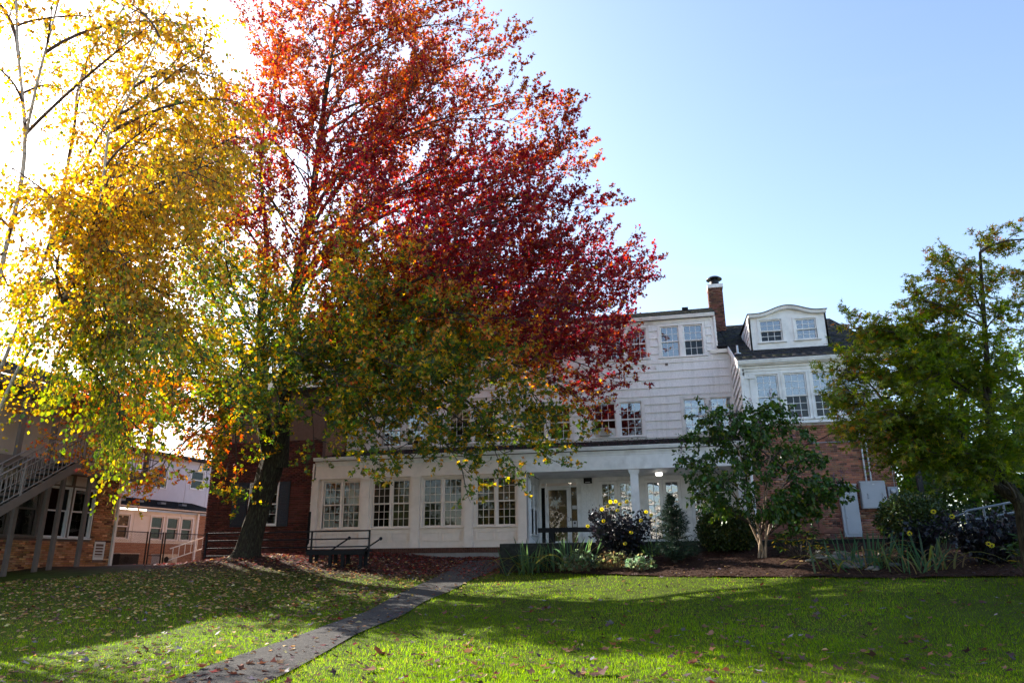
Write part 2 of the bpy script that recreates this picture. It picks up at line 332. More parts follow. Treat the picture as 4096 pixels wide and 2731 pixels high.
def in_path(x, y, m=0.):
    return (x > np.interp(y, PL[:, 1], PL[:, 0])-m) & (x < np.interp(y, PR[:, 1], PR[:, 0])+m) & (y < 23)
# ---- planting bed
BF = np.array([(-5.0, 21.3), (-4.5, 20.3), (-3.58, 19.75), (-2.33, 19.05), (-.66, 17.95), (1.18, 16.9), (2.85, 16.3), (4.26, 15.7), (5.88, 15.1), (9, 13.9), (13, 12.5)])
BB = np.array([(-4.9, 21.4), (-4.2, 21.4), (-3.2, 21.4), (-2.0, 21.4), (-.3, 21.4), (1.5, 21.4), (3.2, 21.4), (4.8, 21.3), (6.6, 21.2), (10, 20), (14, 19)])
def bed_z(x, y, s): return gz(x, y)+.03+.22*smooth01(s, 0, .8)*smooth01(np.asarray(x), -6, -2)+.02*np.sin(x*5.1)*np.sin(y*4.3)
V, F = ruled(BF, BB, 90, 16, bed_z)
tag(fast('planting_bed', V, F, 'mulch', None, (0, 0, 0), None, True), kind='structure')
def bed_front(x): return np.interp(x, BF[:, 0], BF[:, 1])
def in_bed(x, y, m=0.): return (x > -4.9) & (y > bed_front(x)+m)
def bz(x, y):                                  # top of the mulch
    f = bed_front(x); return float(bed_z(x, y, np.clip((y-f)/(21.4-f), 0, 1)))
# ------------------------------------------------------------------ windows, walls, bricks
PANE = {}
def pane(parent, fr, s0, s1, z0, z1, d, mat):
    w, h = round(s1-s0, 3), round(z1-z0, 3); key = (w, h, round(float(fr.u[0]), 4), mat)
    if key not in PANE:
        b = MB(); f0 = Fr((0, 0)); f0.u = fr.u; f0.n = fr.n
        b.box(f0, -w/2, w/2, -h/2, h/2, -.003, .003)
        me = bpy.data.meshes.new('pane'); me.from_pydata(b.v, [], b.f); me.materials.append(MT[mat]); PANE[key] = me
    return link(bpy.data.objects.new('pane', PANE[key]), parent, fr.P((s0+s1)/2, d, (z0+z1)/2))
def sash(win, fr, s0, s1, z0, z1, cols, rows, d, fm, gm, rail=.042, mun=.017):
    b = MB()
    b.box(fr, s0, s0+rail, z0, z1, d-.02, d+.02).box(fr, s1-rail, s1, z0, z1, d-.02, d+.02)
    b.box(fr, s0+rail, s1-rail, z0, z0+rail, d-.02, d+.02).box(fr, s0+rail, s1-rail, z1-rail, z1, d-.02, d+.02)
    a0, a1, c0, c1 = s0+rail, s1-rail, z0+rail, z1-rail
    for i in range(1, cols): x = a0+(a1-a0)*i/cols; b.box(fr, x-mun/2, x+mun/2, c0, c1, d-.011, d+.011)
    for j in range(1, rows):
        y = c0+(c1-c0)*j/rows
        for i in range(cols): b.box(fr, a0+(a1-a0)*i/cols+(mun/2 if i else 0), a0+(a1-a0)*(i+1)/cols-(mun/2 if i < cols-1 else 0), y-mun/2, y+mun/2, d-.010, d+.010)
    b.build('sash', fm, win)
    for i in range(cols):
        for j in range(rows):
            pane(win, fr, a0+(a1-a0)*i/cols+mun/2, a0+(a1-a0)*(i+1)/cols-mun/2, c0+(c1-c0)*j/rows+mun/2, c0+(c1-c0)*(j+1)/rows-mun/2, d-.003, gm)
def window(parent, fr, units, z0, z1, cols=3, rows=(2, 2), case=.10, proud=.035, fm='trim', gm='glass', gl=None, sill=True, split=.5, name='window', cm=None):
    """double-hung window; units = list of (s0,s1) side by side in one casing"""
    a, e = units[0][0], units[-1][1]; b = MB(); dp = -.10
    b.box(fr, a-case, a, z0, z1, dp, proud).box(fr, e, e+case, z0, z1, dp, proud)
    b.box(fr, a-case, e+case, z1, z1+case, dp, proud+.004)
    for (p, q), (r, t) in zip(units, units[1:]): b.box(fr, q, r, z0, z1, dp, proud-.006)
    if not sill: b.box(fr, a-case, e+case, z0-case*.7, z0, dp, proud+.003)
    w = b.build(name, cm or fm, parent)
    if sill: MB().prism(fr, [(dp, z0), (proud+.05, z0-.012), (proud+.05, z0-.05), (proud+.01, z0-.06), (dp, z0-.06)], a-case-.03, e+case+.03).build('sill', cm or fm, w)
    zm = z0+(z1-z0)*split
    for k, (p, q) in enumerate(units):
        sash(w, fr, p+.004, q-.004, zm-.02, z1-.003, cols, rows[0], -.035, fm, gm)
        sash(w, fr, p+.004, q-.004, z0+.003, zm+.018, cols, rows[1], -.078, fm, (gl[k] if gl else gm))
    return w
def cells(s0, s1, z0, z1, ops):
    zs = sorted({z0, z1, *[min(max(v, z0), z1) for o in ops for v in (o[2], o[3])]})
    for a, b in zip(zs, zs[1:]):
        if b-a < 1e-4: continue
        m = (a+b)/2; cut = sorted([(o[0], o[1]) for o in ops if o[2] < m < o[3]]); x = s0
        for p, q in cut:
            if p > x+1e-4: yield x, min(p, s1), a, b
            x = max(x, q)
        if x < s1-1e-4: yield x, s1, a, b
def wall(parent, fr, s0, s1, z0, z1, ops, mat, d0=-.14, d1=0., name='wall', uv=None):
    b = MB()
    for c in cells(s0, s1, z0, z1, ops): b.box(fr, *c, d0, d1)
    return b.build(name, mat, parent, uv=uv)
def tri_box(): return np.array([(-.5, -.5, -.5), (.5, -.5, -.5), (.5, .5, -.5), (-.5, .5, -.5), (-.5, -.5, .5), (.5, -.5, .5), (.5, .5, .5), (-.5, .5, .5)]), np.array([(3, 2, 1, 0), (4, 5, 6, 7), (0, 1, 5, 4), (1, 2, 6, 5), (2, 3, 7, 6), (3, 0, 4, 7)])
BRM = {}
def bricks(parent, fr, s0, s1, z0, z1, ops, palette, weights, keep, nkeep, L=.203, H=.0585, J=.0095, rowlock=()):
    """running-bond brickwork proud of the mortar: nkeep bricks nearest 'keep' are single pieces, the rest one joined part"""
    items = []; r = 0; z = z0
    while z+H <= z1+.02:
        x = s0 - (.5*(L+J) if r % 2 else 0) + random.uniform(-.004, .004)
        while x < s1:
            a, e = max(x, s0), min(x+L, s1)
            if e-a > .03:
                segs = [(a, e)]
                for o in ops:
                    if z+H > o[2] and z < o[3]:
                        segs = [q for p in segs for q in ((p[0], min(p[1], o[0])), (max(p[0], o[1]), p[1])) if q[1]-q[0] > .025]
                items += [(p, q, z, z+H) for p, q in segs]
            x += L+J
        z += H+J; r += 1
    items.sort(key=lambda t: ((t[0]+t[1])/2-keep[0])**2 + ((t[2]+t[3])/2-keep[1])**2)
    tv, tf = tri_box(); key = (round(float(fr.u[0]), 3), tuple(map(tuple, palette)))
    if key not in BRM:
        BRM[key] = []
        for k in range(10):
            c = np.clip(pal(1, palette, weights, .14)[0], .01, .8); me = bpy.data.meshes.new('brick')
            P = np.array([fr.u*v[0]-fr.n*v[1]+np.array((0, 0, v[2])) for v in tv*np.array((L, .03, H))*np.array((1, 1, 1))])
            me.from_pydata([tuple(p) for p in P], [], [tuple(map(int, f)) for f in tf])
            ca = me.color_attributes.new('Col', 'FLOAT_COLOR', 'POINT'); ca.data.foreach_set('color', np.tile((*c, 1.), 8).astype(np.float32))
            me.materials.append(MT['brick']); BRM[key].append(me)
    VV, FF, CC = [], [], []
    for k, (a, e, p, q) in enumerate(items):
        dj = random.uniform(-.003, .003)
        if k < nkeep and e-a > L-.002:
            link(bpy.data.objects.new('brick', random.choice(BRM[key])), parent, fr.P((a+e)/2, dj, (p+q)/2))
        else:
            c = pal(1, palette, weights, .14)[0]
            P = np.array([fr.P((a+e)/2+v[0]*(e-a), dj-v[1]*.03, (p+q)/2+v[2]*(q-p)) for v in tv])
            FF.append(tf+8*len(VV)); VV.append(P); CC.append(np.tile(c, (8, 1)))
    if VV: tag(fast('brickwork', np.concatenate(VV), np.concatenate(FF), 'brick', parent, None, np.concatenate(CC)), kind='stuff')
def siding(parent, fr, s0, s1, z0, z1, ops, course=.305, mat='siding', lmax=1.25):
    """lapped shake courses, each board its own piece"""
    n = max(1, round((z1-z0)/course)); h = (z1-z0)/n
    for r in range(n):
        za = z0+r*h; zb = za+h
        for a, e, p, q in cells(s0, s1, za, zb, ops):
            k = max(1, int(math.ceil((e-a)/lmax))) if e-a > .9 else 1; off = random.uniform(-.25, .25) if k > 1 else 0
            xs = [a]+[a+(e-a)*i/k+off for i in range(1, k)]+[e]
            for x0, x1 in zip(xs, xs[1:]):
                j = random.uniform(-.003, .003); lo = .046*(zb-p)/h+.004+j; hi = .046*(zb-q)/h+.004+j
                MB().prism(fr, [(-.02, p), (lo, p), (hi, q), (-.02, q)], x0+.002, x1-.002).build('siding_board', mat, parent)
def shingle_roof(parent, P00, P10, P01, P11, row=.14, tab=.30, base=(.036, .037, .042), moss=.2):
    """shingle tabs in lapped rows over a flat slope; P00-P10 eave, P01-P11 ridge"""
    P00, P10, P01, P11 = [np.array(p, float) for p in (P00, P10, P01, P11)]
    n = int(np.linalg.norm(P01-P00)/row); nrm = unit(np.cross(P10-P00, P01-P00)); VV, FF, CC = [], [], []
    if nrm[2] < 0: nrm = -nrm
    for r in range(n):
        t0, t1 = r/n, min(1, (r+1.25)/n); A0 = P00+(P01-P00)*t0; A1 = P10+(P11-P10)*t0; B0 = P00+(P01-P00)*t1; B1 = P10+(P11-P10)*t1
        m = max(1, int(np.linalg.norm(A1-A0)/tab)); off = random.random()
        es = [0.]+[min(1, max(0, (i+off)/m)) for i in range(m)]+[1.]
        for a, e in zip(es, es[1:]):
            if e-a < 1e-3: continue
            g = .006/np.linalg.norm(A1-A0); lift = .012+random.uniform(0, .006)
            q = [A0+(A1-A0)*(a+g), A0+(A1-A0)*(e-g), B0+(B1-B0)*(e-g), B0+(B1-B0)*(a+g)]
            k = 8*len(VV); VV.append(np.array([q[0], q[1], q[2]-nrm*.004, q[3]-nrm*.004, q[0]+nrm*lift, q[1]+nrm*lift, q[2]+nrm*.003, q[3]+nrm*.003]))
            FF.append(np.array([(4, 5, 6, 7), (0, 1, 5, 4), (1, 2, 6, 5), (3, 0, 4, 7)])+k)
            c = np.array(base)*random.uniform(.7, 1.4)
            if random.random() < moss: c = c*.6+np.array((.03, .032, .012))*random.uniform(.5, 1.4)
            CC.append(np.tile(c, (8, 1)))
    return tag(fast('shingles', np.concatenate(VV), np.concatenate(FF), 'shingle', parent, None, np.concatenate(CC)), kind='stuff')
def room(parent, x0, x1, y0, y1, z0, z1):
    p = [(x, y, z) for z in (z0, z1) for x, y in ((x0, y0), (x1, y0), (x1, y1), (x0, y1))]; b = MB()
    for f in ((0, 1, 2, 3), (4, 5, 6, 7), (1, 2, 6, 5), (2, 3, 7, 6), (3, 0, 4, 7)): b.poly(*[p[i] for i in f])
    return b.build('interior', 'interior', parent)
def froom(parent, fr, s0, s1, z0, z1, d0, d1):
    p = [fr.P(a, d, z) for z in (z0, z1) for a, d in ((s0, d1), (s1, d1), (s1, d0), (s0, d0))]; b = MB()
    for f in ((0, 1, 2, 3), (4, 5, 6, 7), (1, 2, 6, 5), (2, 3, 7, 6), (3, 0, 4, 7)): b.poly(*[p[i] for i in f])
    return b.build('interior', 'interior', parent)
def downspout(parent, fr, s, z0, z1, d=.05, mat='trim', w=.035):
    b = MB().box(fr, s-w, s+w, z0, z1, d-w, d+w)
    for z in np.linspace(z0+.3, z1-.3, 3): b.box(fr, s-w-.012, s+w+.012, z, z+.035, d-w-.01, d+w+.012)
    return b.build('downspout', mat, parent)
def gutter(parent, fr, s0, s1, z, d, mat='trim', h=.12, w=.12):
    return MB().prism(fr, [(d-w, z), (d-w, z-h*.9), (d-w*.35, z-h), (d-.02, z-h*.55), (d, z-h*.2), (d, z), (d-.012, z), (d-.014, z-h*.2), (d-w*.4, z-h+.015), (d-w+.012, z-h+.02), (d-w+.012, z)], s0, s1).build('gutter', mat, parent)
# ------------------------------------------------------------------ the main building
YB, YU, YW, YL = 25., 27.2, 24.2, 25.3        # bay front, upper wall, brick wing, dark brick wing
fb, fu, fw, fl = Fr((0, YB)), Fr((0, YU)), Fr((0, YW)), Fr((0, YL))
HOUSE = thing('main_building', (-4, 27, .3), 'long white sided house with brick wings, porch, dormers and dark shingle roof', 'building')
# --- ground-floor window bays
bays = [(-12.69, -11.25), (-10.76, -9.33), (-8.83, -7.38), (-6.87, -5.44)]
ops = [(a, b, 1.27, 2.94) for a, b in bays]
wall(HOUSE, fb, -13.0, -5.03, .55, 3.03, ops, 'cream', name='bay_wall')
gls = [('glassdark', 'glassdark'), ('glassdark', 'glass'), ('glassdark', 'glass'), ('glassdark', 'glassdark')]
for k, (a, b) in enumerate(bays):
    m = (a+b)/2
    window(HOUSE, fb, [(a, m-.03), (m+.03, b)], 1.27, 2.94, 3, (3, 3), case=.09, fm='cream', gm='glass', gl=gls[k])
    for s0, s1 in ((a+.02, m-.06), (m+.06, b-.02)):      # recessed panels below the sill shown by raised stiles
        p = MB().box(fb, s0, s1, .78, .80, .004, .034).box(fb, s0, s1, 1.06, 1.08, .004, .034).box(fb, s0, s0+.02, .80, 1.06, .004, .034).box(fb, s1-.02, s1, .80, 1.06, .004, .034)
        p.box(fb, s0+.06, s1-.06, .83, 1.03, -.001, .010); p.build('panel', 'cream', HOUSE)
for s in (-12.98, -11.0, -9.08, -7.12, -5.2):
    w = .10 if s in (-12.98,) else .15
    b = MB().box(fb, s-w, s+w, .70, 2.93, -.02, .12).box(fb, s-w-.03, s+w+.03, .555, .70, -.02, .16).box(fb, s-w-.02, s+w+.02, .70, .75, -.02, .14)
    b.box(fb, s-w-.035, s+w+.035, 2.99, 3.03, -.02, .16).box(fb, s-w-.02, s+w+.02, 2.93, 2.99, -.02, .14).build('pilaster', 'cream', HOUSE)
# fascia beam over the bays and the porch
for s0, s1, mt in ((-13.02, -9.1, 'cream'), (-9.1, -5.05, 'cream'), (-5.05, -1.45, 'trim'), (-1.45, 2.28, 'trim')):
    MB().box(fb, s0+.001, s1-.001, 3.03, 3.50, -.16, .13).build('fascia_board', mt, HOUSE)
MB().prism(fb, [(-.1, 3.50), (.14, 3.50), (.15, 3.53), (.155, 3.56), (.21, 3.66), (-.1, 3.66)], -13.02, 2.28).build('cornice', 'trim', HOUSE)
gutter(HOUSE, fb, -13.05, 2.27, 3.80, .33)
downspout(HOUSE, fl, -13.28, 1.9, 3.66, .06, 'cream'); downspout(HOUSE, fl, -13.30, .35, 1.9, .065, 'black', .05)
# porch roof
MB().prism(fu, [(0.02, 4.36), (2.40, 3.74), (2.40, 3.70), (0.02, 4.28)], -13.02, 2.28).build('porch_roof', 'roofdark', HOUSE)
shingle_roof(HOUSE, (-13.02, YU-2.42, 3.745), (2.28, YU-2.42, 3.745), (-13.02, YU-.02, 4.37), (2.28, YU-.02, 4.37), base=(.034, .031, .032), moss=.15)
MB().wbox(-5.0, 2.26, YB+.15, YU-.04, 3.04, 3.07).build('porch_ceiling', 'trim', HOUSE)
# porch back wall with door and french doors
dops = [(-5.0, -3.56, .58, 2.93), (-2.83, -1.40, .58, 2.96), (-1.18, .22, .58, 2.96), (.45, 1.85, .58, 2.96)]
pw = wall(HOUSE, fu, -5.03, 2.28, .56, 3.10, dops, 'trim', name='porch_wall')
siding(pw, fu, -3.44, -2.95, .60, 2.84, [], .32)
# side wall of the bay, facing the porch
fs = Fr((-5.03, 0), R(90)); sops = [(25.55, 26.0, 1.0, 2.75), (26.2, 26.65, 1.0, 2.75)]
wall(HOUSE, fs, 25.0, 27.2, .56, 3.03, sops, 'trim', -.12, 0, 'bay_side_wall')
for a, b, c, d in sops: window(HOUSE, fs, [(a, b)], c, d, 2, (3, 3), .06, .02)
# --- entrance door set
def door_set():
    D = MB(); s0, s1, z0, zt, z1 = -5.0, -3.56, .58, 2.72, 2.93
    D.box(fu, s0, s0+.05, z0, z1, -.08, .03).box(fu, s1-.05, s1, z0, z1, -.08, .03).box(fu, s0+.05, s1-.05, z1-.05, z1, -.08, .03).box(fu, s0+.05, s1-.05, zt, zt+.05, -.08, .028)
    for x in (-4.78, -3.86): D.box(fu, x-.025, x+.025, z0, zt, -.08, .026)
    for x in (-4.78, -3.86): D.box(fu, x-.025, x+.025, zt+.05, z1-.05, -.08, .026)
    fr = D.build('door_frame', 'trim', HOUSE)
    for a, b in ((-4.94, -4.82), (-4.74, -3.90), (-3.82, -3.62)): MB().box(fu, a, b, zt+.055, z1-.055, -.05, .0).build('transom_panel', 'cream', fr)
    pane(fr, fu, -4.95, -4.805, z0, zt, -.03, 'glassdark'); pane(fr, fu, -3.835, -3.61, z0+.02, zt, -.03, 'glass')
    MB().box(fu, -4.94, -4.81, z0, zt, -.16, -.10).build('curtain', 'curtain', fr)
    a, b = -4.75, -3.89; L = MB()
    L.box(fu, a, a+.07, z0+.01, zt-.01, -.055, -.01).box(fu, b-.10, b, z0+.01, zt-.01, -.055, -.01).box(fu, a+.07, b-.10, zt-.09, zt-.01, -.055, -.01).box(fu, a+.07, b-.10, z0+.01, z0+.20, -.055, -.01)
    dr = L.build('door', 'trim', HOUSE)
    pane(dr, fu, a+.07, b-.10, z0+.20, zt-.09, -.03, 'glass')
    MB().tube([fu.P(b-.05, .0, 1.30), fu.P(b-.10, .05, 1.30), fu.P(b-.10, .05, 1.62), fu.P(b-.05, .0, 1.62)], .016, 6).build('pull_handle', 'galv', dr)
    MB().lathe(fu.P(b-.045, -.012, 1.50), [(.022, 0), (.022, .012), (.012, .014)], 12, fu.n).build('lock', 'galv', dr)
    MB().box(fu, b+.015, b+.055, 1.50, 1.60, .026, .05).build('card_reader', 'black', fr)
    for z in (.9, 1.7, 2.35): MB().box(fu, a-.012, a+.012, z, z+.11, -.012, .004).build('hinge', 'galv', dr)
    cu = bpy.data.curves.new('lettering', 'FONT'); cu.body = 'Bushnell'; cu.size = .118; cu.extrude = .001
    tmp = bpy.data.objects.new('tmp', cu); COL.objects.link(tmp); bpy.context.view_layer.update()
    me = bpy.data.meshes.new_from_object(tmp.evaluated_get(bpy.context.evaluated_depsgraph_get())); bpy.data.objects.remove(tmp)
    me.materials.append(MT['lettering']); lt = link(bpy.data.objects.new('lettering', me), dr, fu.P(-4.46, -.022, 2.03)); lt.rotation_euler = (R(90), 0, 0)
    tr = MB()                                           # torch emblem left of the lettering
    tr.slab(fu, [(-4.515, 1.98), (-4.50, 1.98), (-4.488, 2.08), (-4.527, 2.08)], -.024, -.021).slab(fu, [(-4.532, 2.085), (-4.483, 2.085), (-4.49, 2.10), (-4.525, 2.10)], -.024, -.021)
    tr.slab(fu, [(-4.525, 2.105), (-4.49, 2.105), (-4.486, 2.135), (-4.505, 2.175), (-4.522, 2.14)], -.024, -.021).build('emblem', 'lettering', dr)
    MB().box(fu, -3.80, -3.64, 1.28, 1.50, -.026, -.022).build('notice', 'notice', fr)
    n2 = MB(); c = fu.P(-3.72, -.021, 1.42); n2.lathe(c, [(.038, 0), (.038, .002), (.028, .003), (.028, .001)], 16, fu.n); n2.box(fu, -3.745, -3.695, 1.415, 1.425, -.021, -.017).build('no_smoking_mark', 'shutter', fr)
    MB().box(fu, -3.80, -3.63, 1.92, 2.05, -.026, -.022).build('paper_sign', 'notice', fr)
door_set()
def french(a, b, z0=.58, z1=2.96):
    F_ = MB(); m = (a+b)/2
    F_.box(fu, a, a+.05, z0, z1, -.08, .03).box(fu, b-.05, b, z0, z1, -.08, .03).box(fu, a+.05, b-.05, z1-.05, z1, -.08, .03)
    fr = F_.build('french_door_frame', 'trim', HOUSE)
    for p, q in ((a+.055, m-.004), (m+.004, b-.055)):
        L = MB().box(fu, p, p+.11, z0+.01, z1-.06, -.06, -.01).box(fu, q-.11, q, z0+.01, z1-.06, -.06, -.01).box(fu, p+.11, q-.11, z0+.01, z0+.22, -.06, -.01).box(fu, p+.11, q-.11, z1-.17, z1-.06, -.06, -.01)
        x0, x1, y0, y1 = p+.11, q-.11, z0+.22, z1-.17
        L.box(fu, (x0+x1)/2-.012, (x0+x1)/2+.012, y0, y1, -.05, -.02)
        for j in range(1, 5):
            for u0, u1 in ((x0, (x0+x1)/2-.012), ((x0+x1)/2+.012, x1)): L.box(fu, u0, u1, y0+(y1-y0)*j/5-.012, y0+(y1-y0)*j/5+.012, -.049, -.021)
        dr = L.build('french_door', 'trim', HOUSE)
        for i in range(2):
            for j in range(5): pane(dr, fu, x0+(x1-x0)*i/2+.008, x0+(x1-x0)*(i+1)/2-.008, y0+(y1-y0)*j/5+.01, y0+(y1-y0)*(j+1)/5-.01, -.035, 'glassw')
for a, b, _, _ in dops[1:]: french(a, b)
for s, w in ((-1.355, .13), (2.10, .13)):
    b = MB().box(fb, s-w, s+w, .70, 2.88, -.23, .03).box(fb, s-w-.04, s+w+.04, .57, .70, -.27, .07).box(fb, s-w-.03, s+w+.03, 2.88, 2.93, -.26, .06).box(fb, s-w-.05, s+w+.05, 2.93, 3.03, -.28, .08)
    b.build('porch_column', 'trim', HOUSE)
# --- upper storeys
w2 = [[(-5.6, -4.76), (-4.6, -3.76)], [(-2.86, -2.03), (-1.88, -1.05)], [(.48, 1.29), (1.44, 2.20)], [(-8.6, -7.77), (-7.6, -6.77)], [(-11.4, -10.6), (-10.4, -9.6)]]
w3 = [[(-2.35, -1.62), (-1.45, -.72)], [(-.18, .51), (.68, 1.40)], [(-5.6, -4.87), (-4.7, -3.97)], [(-8.9, -8.17), (-8.0, -7.27)]]
ops = [(g[0][0], g[-1][1], 4.52, 5.82) for g in w2]+[(g[0][0], g[-1][1], 7.48, 8.70) for g in w3]
uw = wall(HOUSE, fu, -12.95, 2.31, 4.25, 8.95, ops+[(1.83, 2.32, 7.5, 8.96)], 'siding', name='upper_wall')
cops = [(o[0]-.11, o[1]+.11, o[2]-.07, o[3]+.11) for o in ops]
siding(uw, fu, -12.9, 2.22, 4.42, 7.55, cops+[(-12.9, 2.22, 7.3, 7.55)]); siding(uw, fu, -12.9, 1.72, 7.30, 8.85, cops, .30)
MB().box(fu, 1.72, 1.83, 7.62, 8.93, 0, .035).build('corner_board', 'trim', uw); MB().box(fu, 2.22, 2.32, 4.40, 7.45, 0, .035).build('corner_board', 'trim', uw)
MB().box(fu, -12.9, 1.72, 8.82, 8.95, .0, .04).build('frieze_board', 'trim', uw); MB().box(fu, 1.83, 2.22, 7.30, 7.46, 0, .04).build('frieze_board', 'trim', uw)
g2 = [None, [('glass'), ('glasssky')], None, None, None]
for g, gl in zip(w2, g2): window(HOUSE, fu, g, 4.52, 5.82, 3, (2, 2), .10, .04, gl=gl, gm='glassw' if g[0][0] > 0 else 'glasssky')
for k, g in enumerate(w3): window(HOUSE, fu, g, 7.48, 8.70, 3, (2, 2), .10, .04, gl=('glasssky', 'glassdark') if k == 1 else None, gm='glasssky')
gutter(HOUSE, fu, -12.95, 1.88, 9.06, .25); gutter(HOUSE, fu, 1.62, 2.34, 7.60, .24, h=.13)
downspout(HOUSE, fu, 1.87, 7.6, 8.95, .07)
MB().box(fu, 1.845, 1.855, 7.55, 9.0, -2.5, .0).build('dormer_side_wall', 'siding', HOUSE)
for s in (-.90, -.02): MB().box(fu, s-.05, s+.05, 7.14, 7.26, .03, .045).build('vent_plate', 'tan', uw)
MB().box(fu, -.47, -.40, 7.04, 7.16, .03, .10).build('sensor_box', 'trim', uw)
# shed roof of the upper storey, main roof, brick wing roof
MB().hexa([(-12.95, YU-.2, 8.99), (1.95, YU-.2, 8.99), (1.95, 29.6, 10.1), (-12.95, 29.6, 10.1), (-12.95, YU-.2, 9.03), (1.95, YU-.2, 9.03), (1.95, 29.6, 10.14), (-12.95, 29.6, 10.14)]).hexa([(-12.95, 29.6, 10.09), (1.95, 29.6, 10.09), (1.95, 37, 7.2), (-12.95, 37, 7.2), (-12.95, 29.6, 10.13), (1.95, 29.6, 10.13), (1.95, 37, 7.25), (-12.95, 37, 7.25)]).build('roof', 'roofdark', HOUSE)
shingle_roof(HOUSE, (-12.95, YU-.22, 9.03), (1.95, YU-.22, 9.03), (-12.95, 29.6, 10.145), (1.95, 29.6, 10.145), base=(.062, .062, .058), moss=.4)
RS = lambda y: 6.30+.47*(y-24.0)
b = MB()
for x0, x1, y0 in ((2.27, 7.0, 24.0), (1.86, 2.27, 26.95)):
    b.hexa([(x0, y0, RS(y0)-.05), (x1, y0, RS(y0)-.05), (x1, 32, RS(32)-.05), (x0, 32, RS(32)-.05), (x0, y0, RS(y0)), (x1, y0, RS(y0)), (x1, 32, RS(32)), (x0, 32, RS(32))])
b.hexa([(1.86, 32, RS(32)-.06), (7, 32, RS(32)-.06), (7, 40, RS(24)-.06), (1.86, 40, RS(24)-.06), (1.86, 32, RS(32)-.01), (7, 32, RS(32)-.01), (7, 40, RS(24)-.01), (1.86, 40, RS(24)-.01)]).build('roof', 'roofdark', HOUSE)
shingle_roof(HOUSE, (2.27, 23.98, RS(23.98)), (7.0, 23.98, RS(23.98)), (2.27, 32, RS(32)), (7.0, 32, RS(32)), moss=.22)
shingle_roof(HOUSE, (1.86, 26.9, RS(26.9)), (2.27, 26.9, RS(26.9)), (1.86, 32, RS(32)), (2.27, 32, RS(32)), moss=.3)
MB().hexa([(2.24, 24.0, RS(24)-.24), (2.30, 24.0, RS(24)-.24), (2.30, 27.3, RS(27.3)-.24), (2.24, 27.3, RS(27.3)-.24), (2.24, 24.0, RS(24)-.01), (2.30, 24.0, RS(24)-.01), (2.30, 27.3, RS(27.3)-.01), (2.24, 27.3, RS(27.3)-.01)]).build('rake_board', 'trim', HOUSE)
MB().box(fw, 3.05, 3.08, 7.2, 7.62, -2.0, -1.97).build('roof_flue', 'black', HOUSE)
MB().lathe((2.42, 25.3, RS(25.3)-.02), [(.12, 0), (.12, .03), (.04, .05), (.035, .32), (.03, .32)], 12).build('roof_vent_pipe', 'galv', HOUSE)
MB().wbox(.75, 1.0, 28.9, 29.15, 9.80, 10.02).build('roof_vent', 'black', HOUSE)
# --- brick wing on the right
wops = [(2.78, 3.47, 4.37, 5.85), (3.64, 4.33, 4.37, 5.85), (4.50, 5.19, 4.37, 5.85), (5.36, 6.05, 4.37, 5.85)]
bw = wall(HOUSE, fw, 2.33, 6.52, .56, 4.20, [], 'mortar', -.2, -.006, 'brick_wall')
RED = [(.36, .165, .10), (.31, .135, .085), (.40, .195, .125), (.26, .115, .08), (.19, .105, .085)]
bricks(bw, fw, 2.33, 6.515, .60, 4.17, [], RED, (4, 4, 2, 2, .7), (4.9, 2.9), 200)
wall(HOUSE, fw, 2.36, 6.50, 4.28, 6.15, wops, 'trim', -.14, 0, 'window_band')
for w in wops: window(HOUSE, fw, [(w[0], w[1])], w[2], w[3], 3, (3, 3), .07, .03, gl=('glassdark',) if w[0] > 3 else None, gm='glasssky')
MB().prism(fw, [(-.1, 4.20), (.08, 4.20), (.08, 4.27), (.03, 4.285), (-.1, 4.285)], 2.32, 6.54).build('band_sill', 'trim', HOUSE)
for s in (2.47, 2.67): MB().box(fw, s-.075, s+.075, 4.30, 5.72, .0, .05).box(fw, s-.10, s+.10, 5.72, 5.80, 0, .08).box(fw, s-.09, s+.09, 5.80, 5.84, 0, .065).build('pilaster', 'trim', HOUSE)
MB().box(fw, 2.36, 6.5, 5.97, 6.0, .0, .03).box(fw, 2.36, 6.5, 6.07, 6.15, 0, .05).build('frieze_board', 'trim', HOUSE)
MB().box(fw, 2.33, 6.98, 6.155, 6.20, -.1, .16).build('soffit', 'trim', HOUSE)
gutter(HOUSE, fw, 2.25, 7.0, 6.31, .27); downspout(HOUSE, fw, 2.35, .6, 6.2, .05)
fws = Fr((2.33, 0), R(-90))                       # left flank of the wing, faces -X: s = -y
sw = wall(HOUSE, fws, -27.2, -24.2, .56, 6.15, [], 'siding', -.12, 0, 'wing_side_wall')
MB().slab(fws, [(-27.2, 6.15), (-24.2, 6.15), (-24.2, RS(24.2)-.08), (-27.2, RS(27.2)-.08)], -.12, 0).build('gable_infill', 'siding', sw)
siding(sw, fws, -27.15, -24.22, 4.30, 6.13, [], .305)
for za in (6.135, 6.44, 6.745): siding(sw, fws, -27.15, -max(24.22, 24+(za+.305+.2-6.3)/.47), za, za+.305, [], .305)
MB().wbox(6.40, 6.52, 24.35, 40, 0, 6.2).hexa([(6.40, 24.35, 6.2), (6.52, 24.35, 6.2), (6.52, 40, 6.2), (6.40, 40, 6.2), (6.40, 31.9, 10.0), (6.52, 31.9, 10.0), (6.52, 32.1, 10.0), (6.40, 32.1, 10.0)]).build('end_wall', 'brickfar', HOUSE, uv=Fr((6.5, 0), R(90)))
MB().wbox(-12.9, 6.4, 39.8, 40, 0, 7.0).wbox(-12.95, -12.8, 27.3, 37, 0, 9.0).build('rear_wall', 'siding', HOUSE)
